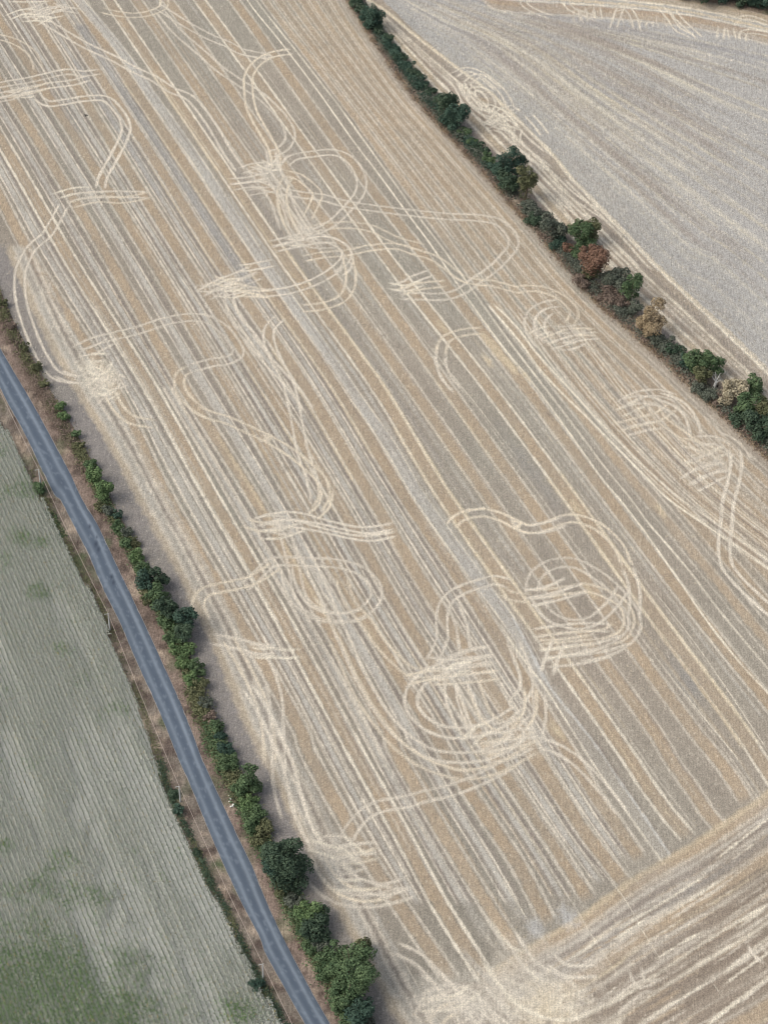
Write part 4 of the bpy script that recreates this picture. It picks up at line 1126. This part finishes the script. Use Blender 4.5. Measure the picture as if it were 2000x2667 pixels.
LT = [
    ('shrub', 10, 790, 30, 30, 'olive', None), ('shrub', 32, 850, 28, 30, 'mauve', None), ('shrub', 66, 905, 32, 32, 'olive', None), ('shrub', 98, 955, 36, 36, 'olive', None), ('shrub', 118, 1000, 32, 32, 'olive', None),
    ('shrub', 160, 1058, 34, 36, 'fresh', None), ('shrub', 170, 1086, 36, 36, 'fresh', None), ('shrub', 200, 1130, 28, 34, 'green', None), ('shrub', 212, 1160, 26, 30, 'olive', None),
    ('shrub', 240, 1210, 42, 40, 'green', None), ('tree', 250, 1238, 44, 44, 'fresh', "small bright tree, upper of two in the thin hedge stretch"), ('tree', 272, 1274, 52, 58, 'fresh', "small bright tree, lower of two in the thin hedge stretch"),
    ('shrub', 262, 1320, 30, 36, 'olive', None), ('shrub', 284, 1330, 34, 36, 'grey', None), ('shrub', 308, 1342, 30, 34, 'blue', None), ('shrub', 306, 1372, 34, 36, 'green', None), ('shrub', 330, 1386, 36, 34, 'grey', None), ('shrub', 330, 1416, 34, 36, 'green', None), ('shrub', 352, 1412, 28, 32, 'olive', None),
    ('shrub', 358, 1452, 40, 42, 'fresh', None), ('shrub', 374, 1484, 40, 38, 'green', None),
    ('tree', 386, 1518, 54, 50, 'blue', "blue green tree opening the dense roadside thicket"), ('tree', 418, 1504, 46, 50, 'dark', "dark tree leaning over the stubble above the thicket"), ('tree', 410, 1548, 52, 50, 'green', "green tree in the middle of the dense thicket"), ('shrub', 382, 1560, 36, 40, 'olive', None),
    ('tree', 440, 1582, 56, 54, 'dark', "dark tree at the thicket's heart"), ('tree', 484, 1604, 56, 58, 'blue', "ragged dark tree jutting furthest over the stubble"), ('shrub', 440, 1618, 48, 46, 'green', None), ('tree', 480, 1642, 50, 50, 'dark', "dark tree at the lower end of the thicket"), ('shrub', 456, 1662, 44, 46, 'green', None),
    ('shrub', 468, 1692, 44, 42, 'fresh', None), ('shrub', 494, 1690, 38, 40, 'fresh', None), ('shrub', 482, 1728, 44, 42, 'fresh', None), ('shrub', 512, 1738, 48, 42, 'green', None), ('shrub', 500, 1768, 44, 42, 'fresh', None), ('shrub', 524, 1776, 38, 40, 'olive', None),
    ('shrub', 512, 1812, 40, 40, 'olive', None), ('shrub', 536, 1830, 40, 42, 'grey', None), ('shrub', 548, 1864, 36, 40, 'mauve', None), ('shrub', 562, 1888, 40, 40, 'green', None), ('shrub', 572, 1916, 36, 38, 'blue', None),
    ('shrub', 590, 1950, 44, 42, 'blue', None), ('shrub', 604, 1984, 42, 40, 'green', None), ('shrub', 582, 1990, 34, 38, 'green', None),
    ('tree', 648, 2028, 62, 66, 'green', "round green tree above the biggest lane-side pair"), ('shrub', 622, 2052, 40, 46, 'green', None), ('shrub', 648, 2090, 50, 46, 'fresh', None), ('shrub', 672, 2120, 52, 50, 'green', None), ('shrub', 690, 2152, 46, 42, 'olive', None), ('shrub', 660, 2150, 44, 44, 'green', None), ('shrub', 672, 2186, 40, 40, 'olive', None),
    ('tree', 745, 2232, 116, 118, 'dark', "big dark rounded tree beside the lane"), ('tree', 718, 2250, 60, 76, 'blue', "dark tree on the lane side of the big dark one"), ('shrub', 755, 2300, 56, 50, 'dark', None), ('shrub', 738, 2318, 44, 44, 'olive', None),
    ('shrub', 766, 2340, 44, 40, 'grey', None), ('tree', 802, 2370, 66, 56, 'fresh', "bright green tree just below the big dark one"), ('tree', 832, 2380, 48, 48, 'dark', "dark tree right of the bright green one"), ('tree', 818, 2416, 66, 60, 'dark', "dark tree below the bright green one"), ('shrub', 790, 2420, 40, 46, 'green', None), ('shrub', 838, 2452, 52, 46, 'grey', None), ('shrub', 812, 2460, 44, 46, 'green', None),
    ('tree', 872, 2486, 76, 72, 'green', "green tree on the lane side of the largest tree"), ('tree', 920, 2518, 128, 124, 'green', "largest tree of the roadside hedge, broad and green"), ('tree', 946, 2456, 46, 50, 'olive', "pointed tree top rising behind the largest tree"),
    ('shrub', 848, 2530, 44, 50, 'green', None), ('tree', 890, 2590, 76, 72, 'green', "green tree below the largest tree"), ('tree', 934, 2620, 76, 74, 'blue', "dark tree at the bottom edge of the photo"), ('shrub', 872, 2600, 40, 50, 'green', None), ('shrub', 910, 2660, 60, 56, 'green', None), ('shrub', 960, 2676, 60, 56, 'grey', None), ('tree', 975, 2740, 80, 80, 'green', "green tree at the hedge's bottom end"),
]


def hedge(items, where, group, seed0):
    cnt = {}
    for i, (kd, x, y, w, h, lk, lab) in enumerate(items):
        if lab is None:
            c = cnt.get(lk, 0); cnt[lk] = c + 1
            lab = f"{ORD[c]} {lookw[lk]} shrub down the {where} from its upper end"
        q = .8 if (where[0] == 'r' and y < 1180) else .9 if (where[0] == 'r' and (y < 1490 or 1675 < y < 1950)) else 1.0
        plant(kd, x, y, w * 1.2 * q, h * 1.16 * q, lk, lab, group, seed0 + i * 13)


hedge(RT, "far field hedge", "shrubs and trees of the far field hedge", 1000)
hedge(LT, "roadside hedge", "shrubs and trees of the roadside hedge", 4000)
plant('shrub', 106, 1268, 40, 62, 'green', "lone green shrub between the maize and the lane", None, 71)
for i, (x, y, w, lk, lab) in enumerate([(1830, -12, 60, 'dark', "dark tree top left of the wood at the upper right"), (1880, -16, 60, 'blue', "second tree of the wood edge at the upper right"), (1930, -8, 64, 'dark', "third tree of the wood edge at the upper right"), (1975, 2, 64, 'blue', "rightmost tree of the wood edge, in the corner"), (1780, -26, 56, 'dark', "low tree at the left end of the wood edge"), (2025, 8, 66, 'dark', "tree ending the wood edge outside the corner")]):
    plant('tree', x, y, w, 52, lk, lab, "trees along the wood edge", 90 + i)


# hedge bottoms, weeds and dry grass
def scatter_line(px, half, n, seed, offs=0.0):
    P = spline(W(px), .5); Pn = normals2(P)
    r = np.random.default_rng(seed)
    k = r.integers(0, len(P), n)
    o = r.normal(0, half * .5, n) + offs
    return P[k] + Pn[k] * o[:, None] + r.normal(0, .2, (n, 2)), r


def low_growth(name, px, half, n, hmax, look, size, seed, offs, label, cat):
    P, r = scatter_line(px, half, n, seed, offs)
    dens = vnoise(P[:, 0] * .3 + 70, P[:, 1] * .3 + 70, seed)
    keep = r.random(n) < dens * 1.5
    P = P[keep]; n = len(P); dens = dens[keep]
    z = .1 + r.random(n) * hmax * (.35 + .9 * dens)
    p = np.stack([P[:, 0], P[:, 1], z], -1)
    nrm = r.normal(0, .6, (n, 3)); nrm[:, 2] += 1; nrm /= np.linalg.norm(nrm, axis=1)[:, None]
    t = np.cross(nrm, r.normal(size=(n, 3))); t /= np.linalg.norm(t, axis=1)[:, None]; b = np.cross(nrm, t)
    s = size * r.uniform(.6, 1.3, n)[:, None]
    V = np.stack([p - t * s * 1.3, p - b * s * .7, p + t * s * 1.3, p + b * s * .7], 1).reshape(-1, 3)
    o = mesh_np(name, V, np.arange(n)[:, None] * 4 + np.array([0, 1, 2, 3]), LM[look])
    set_f(o, np.repeat(np.clip(r.random(n) * .6 + .4 * dens, 0, 1), 4), "tint")
    tag(o, label, cat, kind="stuff")


low_growth("undergrowth", hedge_l[:8], 1.5, 9000, .8, 'mauve', .15, 21, -.7, "brown withered growth at the thin upper end of the roadside hedge", "undergrowth")
low_growth("undergrowth", hedge_l[:8], 1.2, 9000, .9, 'olive', .15, 22, -.3, "sparse olive growth at the thin upper end of the roadside hedge", "undergrowth")
low_growth("undergrowth", hedge_l[6:16], 1.0, 12000, 1.1, 'olive', .16, 31, -.4, "olive brambles in the narrow middle stretch of the roadside hedge", "undergrowth")
low_growth("undergrowth", hedge_l[13:], 1.7, 22000, 1.4, 'olive', .17, 1, -.7, "olive brambles filling the foot of the roadside hedge", "undergrowth")
low_growth("undergrowth", hedge_l[7:16], 1.0, 12000, 1.0, 'green', .16, 32, -.5, "green weeds in the narrow middle stretch of the roadside hedge", "undergrowth")
low_growth("undergrowth", hedge_l[14:], 1.6, 26000, 1.4, 'green', .17, 2, -.9, "green weeds along the lane side of the roadside hedge", "undergrowth")
low_growth("undergrowth", hedge_r, 1.7, 40000, 1.8, 'grey', .18, 3, 0, "grey brambles filling the foot of the far hedge", "undergrowth")
low_growth("undergrowth", hedge_r[:9], 1.3, 22000, 2.2, 'blue', .18, 9, .2, "dense dark green growth joining the upper shrubs of the far hedge", "undergrowth")
low_growth("undergrowth", hedge_r, 1.6, 12000, 1.0, 'mauve', .16, 4, -1.2, "brown withered brambles on the near side of the far hedge", "undergrowth")
ce2 = [(x + 9, y + 2) for x, y in corn_edge]
low_growth("weeds", [p for p in ce2 if p[1] > 1230], .7, 9000, .55, 'olive', .12, 5, 0, "olive weeds along the edge of the maize", "weeds")
low_growth("weeds", [p for p in ce2 if p[1] > 1950], .6, 9000, .7, 'dark', .12, 6, 0, "dark green weeds by the maize below the middle pole", "weeds")
low_growth("weeds", [(130, 1330), (150, 1375), (165, 1400)], .8, 900, .7, 'green', .14, 7, 0, "green weeds by the maize above the upper pole", "weeds")
for i, (x, y, w, h, lk, lb) in enumerate([(466, 2108, 34, 34, 'blue', "low dark bush at the foot of the middle pole"), (668, 2560, 44, 40, 'blue', "dark bush hiding the foot of the lowest pole"), (512, 2220, 26, 24, 'dark', "small dark bush by the maize below the middle pole"), (455, 2065, 30, 30, 'dark', "small dark bush just above the middle pole")]):
    plant('shrub', x, y, w, h, lk, lb, "bushes on the maize side of the lane", 60 + i)


# the wild growth at the far edge of the wood
low_growth("undergrowth", off(top, 0, -62), 2.2, 5000, 1.2, 'grey', .2, 8, 0, "rough growth along the wood edge at the upper right", "undergrowth")


def grass(name, px, half, n, h, cols, seed, offs, label):
    P, r = scatter_line(px, half, n, seed, offs)
    dens = vnoise(P[:, 0] * .5 + 40, P[:, 1] * .5 + 40, seed)
    k = r.random(n) < dens * 1.6
    P = P[k]; n = len(P); dens = dens[k]
    a = r.uniform(0, 2 * np.pi, n); hh = h * r.uniform(.5, 1.1, n) * (.5 + .8 * dens); w = r.uniform(.015, .035, n)
    lx, ly = r.normal(0, .35, n) * hh, r.normal(0, .35, n) * hh
    ca, sa = np.cos(a) * w, np.sin(a) * w
    z = np.full(n, .05)
    V = np.stack([np.stack([P[:, 0] - ca, P[:, 1] - sa, z], -1), np.stack([P[:, 0] + ca, P[:, 1] + sa, z], -1),
                  np.stack([P[:, 0] + lx + ca * .4, P[:, 1] + ly + sa * .4, z + hh], -1), np.stack([P[:, 0] + lx - ca * .4, P[:, 1] + ly - sa * .4, z + hh], -1)], 1).reshape(-1, 3)
    o = mesh_np(name, V, np.arange(n)[:, None] * 4 + np.array([0, 1, 2, 3]), GM)
    c = np.array(cols)[r.integers(0, len(cols), n)] * r.uniform(.85, 1.1, n)[:, None]
    set_col(o, np.repeat(c, 4, 0))
    tag(o, label, "dry grass", kind="stuff")


GM, gnt, gb = new_mat("dry_grass", .9)
at = N(gnt, "ShaderNodeAttribute", attribute_name="Col"); gnt.links.new(at.outputs["Color"], gb.inputs["Base Color"])
straw = [lin(192, 172, 142), lin(172, 150, 122), lin(206, 188, 158), lin(150, 126, 106)]
red = [lin(138, 118, 106), lin(118, 98, 88), lin(152, 134, 118), lin(172, 154, 134)]
vr = [((a[0] * .5 + b[0] * .5), a[1]) for a, b in zip([(at_y(road_r, y), y) for _, y in hedge_l], hedge_l)]
grass("dry_grass", vr, 1.5, 26000, .35, red, 11, 0, "reddish dry grass between lane and roadside hedge")
grass("dry_grass", [(x - 12, y + 8) for x, y in hedge_r], 1.0, 16000, .75, straw, 12, -.3, "straw coloured tall grass on the near side of the far hedge")
grass("dry_grass", [(x + 13, y - 6) for x, y in hedge_r], .6, 7000, .5, red, 13, 0, "short brown grass behind the far hedge")
vl = [((at_y(road_l, y) * .5 + x * .5), y) for x, y in corn_edge]
grass("dry_grass", vl, .9, 14000, .3, red, 14, 0, "reddish dry grass between maize and lane")
grass("dry_grass", off(top, 0, -52), 2.0, 5000, .7, straw, 15, 0, "tall pale grass before the wood at the upper right")


# =================================================================== bare snag
def snag(x, y):
    g = G(x, y + 14)
    o = bpy.data.objects.new("dead_tree", None); COL.objects.link(o); o.location = (g[0], g[1], 0)
    tag(o, "bare white dead tree among the green trees of the far hedge", "dead tree")
    r = random.Random(3)
    tv, tf = tube([(0, 0, 0), (.1, 0, 1.2), (.15, .1, 2.1)], [.45, .34, .26], 9)
    t = mesh_np("trunk", tv, tf, DEAD, True); t.parent = o
    for (dx, dy, dz) in [(-1.5, .6, 2.0), (-.5, .9, 2.6), (.8, .8, 2.3), (1.2, .2, .6), (-1.0, -.4, 1.2), (.4, -.6, .9)]:
        b0 = np.array([.15, .1, 1.9]); e = b0 + np.array([dx, dy, dz]) * .8
        md = (b0 + e) / 2 + np.array([r.uniform(-.2, .2), r.uniform(-.2, .2), -.15])
        tw = md + np.array([r.uniform(-.6, .6), r.uniform(-.3, .5), .7])
        v, f = join([tube([b0, md, e], [.13, .08, .035], 5), tube([md, tw], [.05, .02], 4)])
        b = mesh_np("branch", v, f, DEAD, True); b.parent = o
    v, f = tube([(.5, -.35, 1.0), (.52, -.42, 1.35)], [.2, .17], 8)
    h = mesh_np("hollow", v, f, plain_mat("hollow_wood", lin(30, 30, 30), .9, .1, 4)); h.parent = o


snag(1858, 998)

# =================================================================== poles and wire
CONC = plain_mat("pole_concrete", lin(208, 208, 204), .7, .06, 5)
WIREM = plain_mat("wire", lin(196, 180, 168), .5, .03, 3)
PH = 4.9
poles = [(108, 1268), (287.5, 1642.3), (470.5, 2090), (685.5, 2550), (940, 3060)]
rd = (G(470, 2090) - G(287, 1642)); rd /= np.hypot(*rd); rp = np.array([rd[1], -rd[0]])
tops = []
plab = ["pole hidden in the lone shrub by the lane", "upper pale pole with a crossarm between maize and lane", "middle pale pole standing above a low dark bush", "lowest pale pole with its foot in a dark bush", "pole below the photo's bottom edge"]
for i, (x, y) in enumerate(poles):
    g = G(x, y)
    o = bpy.data.objects.new("telephone_pole", None); COL.objects.link(o); o.location = (g[0], g[1], 0)
    tag(o, plab[i], "pole", "pale poles beside the lane")
    v, f = tube([(0, 0, -.2), (0, 0, PH * .5), (0, 0, PH)], [.15, .12, .09], 10)
    s_ = mesh_np("shaft", v, f, CONC, True); s_.parent = o
    a = rp * .5
    v, f = tube([(-a[0] * .35, -a[1] * .35, PH - .12), (a[0] * 1.4, a[1] * 1.4, PH + .05)], [.05, .045], 6)
    c_ = mesh_np("crossarm", v, f, CONC, True); c_.parent = o
    for q in ((0, 0), (a[0] * 1.3, a[1] * 1.3)):
        v, f = tube([(q[0], q[1], PH - .1), (q[0], q[1], PH + .16)], [.045, .03], 6)
        c_ = mesh_np("insulator", v, f, CONC, True); c_.parent = o
    tops.append(np.array([g[0], g[1], PH + .1]))
tops = [tops[0] + (tops[0] - tops[1])] + tops
parts = []
for a, b in zip(tops[:-1], tops[1:]):
    t = np.linspace(0, 1, 15)[:, None]
    P = a * (1 - t) + b * t; P[:, 2] -= .8 * 4 * (t * (1 - t))[:, 0]
    parts.append(tube(P, [.03] * 15, 4))
v, f = join(parts)
tag(mesh_np("wire", v, f, WIREM), "thin sagging wire strung between the pale poles along the lane", "wire")

# =================================================================== litter by the lane
LIT = plain_mat("litter_paper", lin(238, 238, 228), .6, .03, 5)
lits = [(596.2, 2075, .16, "small white scrap, uppermost of the litter by the hedge"), (601.5, 2083, .26, "round white scrap alone above the litter pair"), (600.5, 2090.5, .22, "thin pale strip lying between the white scraps"), (608.6, 2098.4, .32, "largest white scrap of the litter by the hedge"), (606.9, 2101.6, .2, "white scrap touching the largest one"), (602, 2103, .22, "flat white scrap nearest the lane")]
for i, (x, y, s_, lb) in enumerate(lits):
    g = G(x, y); r = np.random.default_rng(i)
    th = np.linspace(0, 2 * np.pi, 9)[:-1]
    st_ = (1.6, .45) if i == 2 else (1, .8)
    ring = np.stack([np.cos(th) * s_ * st_[0] * r.uniform(.7, 1.2, 8), np.sin(th) * s_ * st_[1] * r.uniform(.7, 1.2, 8), r.uniform(.02, .1, 8)], -1)
    up_ = ring * [.5, .5, 1] + [0, 0, .12]
    V = np.vstack([ring, up_, [[0, 0, .2]]])
    me = bpy.data.meshes.new("litter")
    fc = [(j, (j + 1) % 8, 8 + (j + 1) % 8, 8 + j) for j in range(8)] + [(8 + j, 8 + (j + 1) % 8, 16) for j in range(8)]
    me.from_pydata(V.tolist(), [], fc); me.materials.append(LIT)
    o = bpy.data.objects.new("litter", me); COL.objects.link(o); o.location = (g[0], g[1], .25)
    tag(o, lb, "litter", "white litter by the hedge")

# =================================================================== crow over the stubble
def crow(x, y, z, sc_=1.0):
    s = pxm(y)
    g = G(x, y + z * .66 * s)
    o = bpy.data.objects.new("crow", None); COL.objects.link(o); o.location = (g[0], g[1], z); o.rotation_euler = (math.radians(12), math.radians(-8), math.radians(-20)); o.scale = (sc_,) * 3
    tag(o, "black crow gliding low over the stubble at the upper left", "bird")
    m = plain_mat("crow_black", lin(22, 22, 24), .5, .1, 10)
    v, f = tube([(0, .26, .0), (0, .2, .01), (0, .1, 0), (0, -.05, 0), (0, -.18, .0), (0, -.34, -.01)], [.01, .035, .06, .065, .04, .02], 8)
    b = mesh_np("body", v, f, m, True); b.parent = o
    for q in (-1, 1):
        V = [(0, .09, .03), (q * .22, .12, .12), (q * .47, .02, .04), (q * .45, -.08, .03), (q * .22, -.08, .1), (0, -.09, .02)]
        V2 = [(a, b_, c - .015) for a, b_, c in V]
        me = bpy.data.meshes.new("wing"); n_ = 6
        me.from_pydata(V + V2, [], [tuple(range(6)), tuple(range(11, 5, -1))] + [(j, j + 6, (j + 1) % 6 + 6, (j + 1) % 6) for j in range(6)])
        me.materials.append(m); w = bpy.data.objects.new("wing", me); COL.objects.link(w); w.parent = o
    me = bpy.data.meshes.new("tail")
    V = [(-.03, -.25, .01), (.03, -.25, .01), (.08, -.42, 0), (-.08, -.42, 0)]
    me.from_pydata(V + [(a, b_, c - .01) for a, b_, c in V], [], [(0, 1, 2, 3), (7, 6, 5, 4), (0, 4, 5, 1), (1, 5, 6, 2), (2, 6, 7, 3), (3, 7, 4, 0)])
    me.materials.append(m); w = bpy.data.objects.new("tail", me); COL.objects.link(w); w.parent = o


crow(229.5, 310.5, 5.0, 1.25)
bpy.context.view_layer.update()
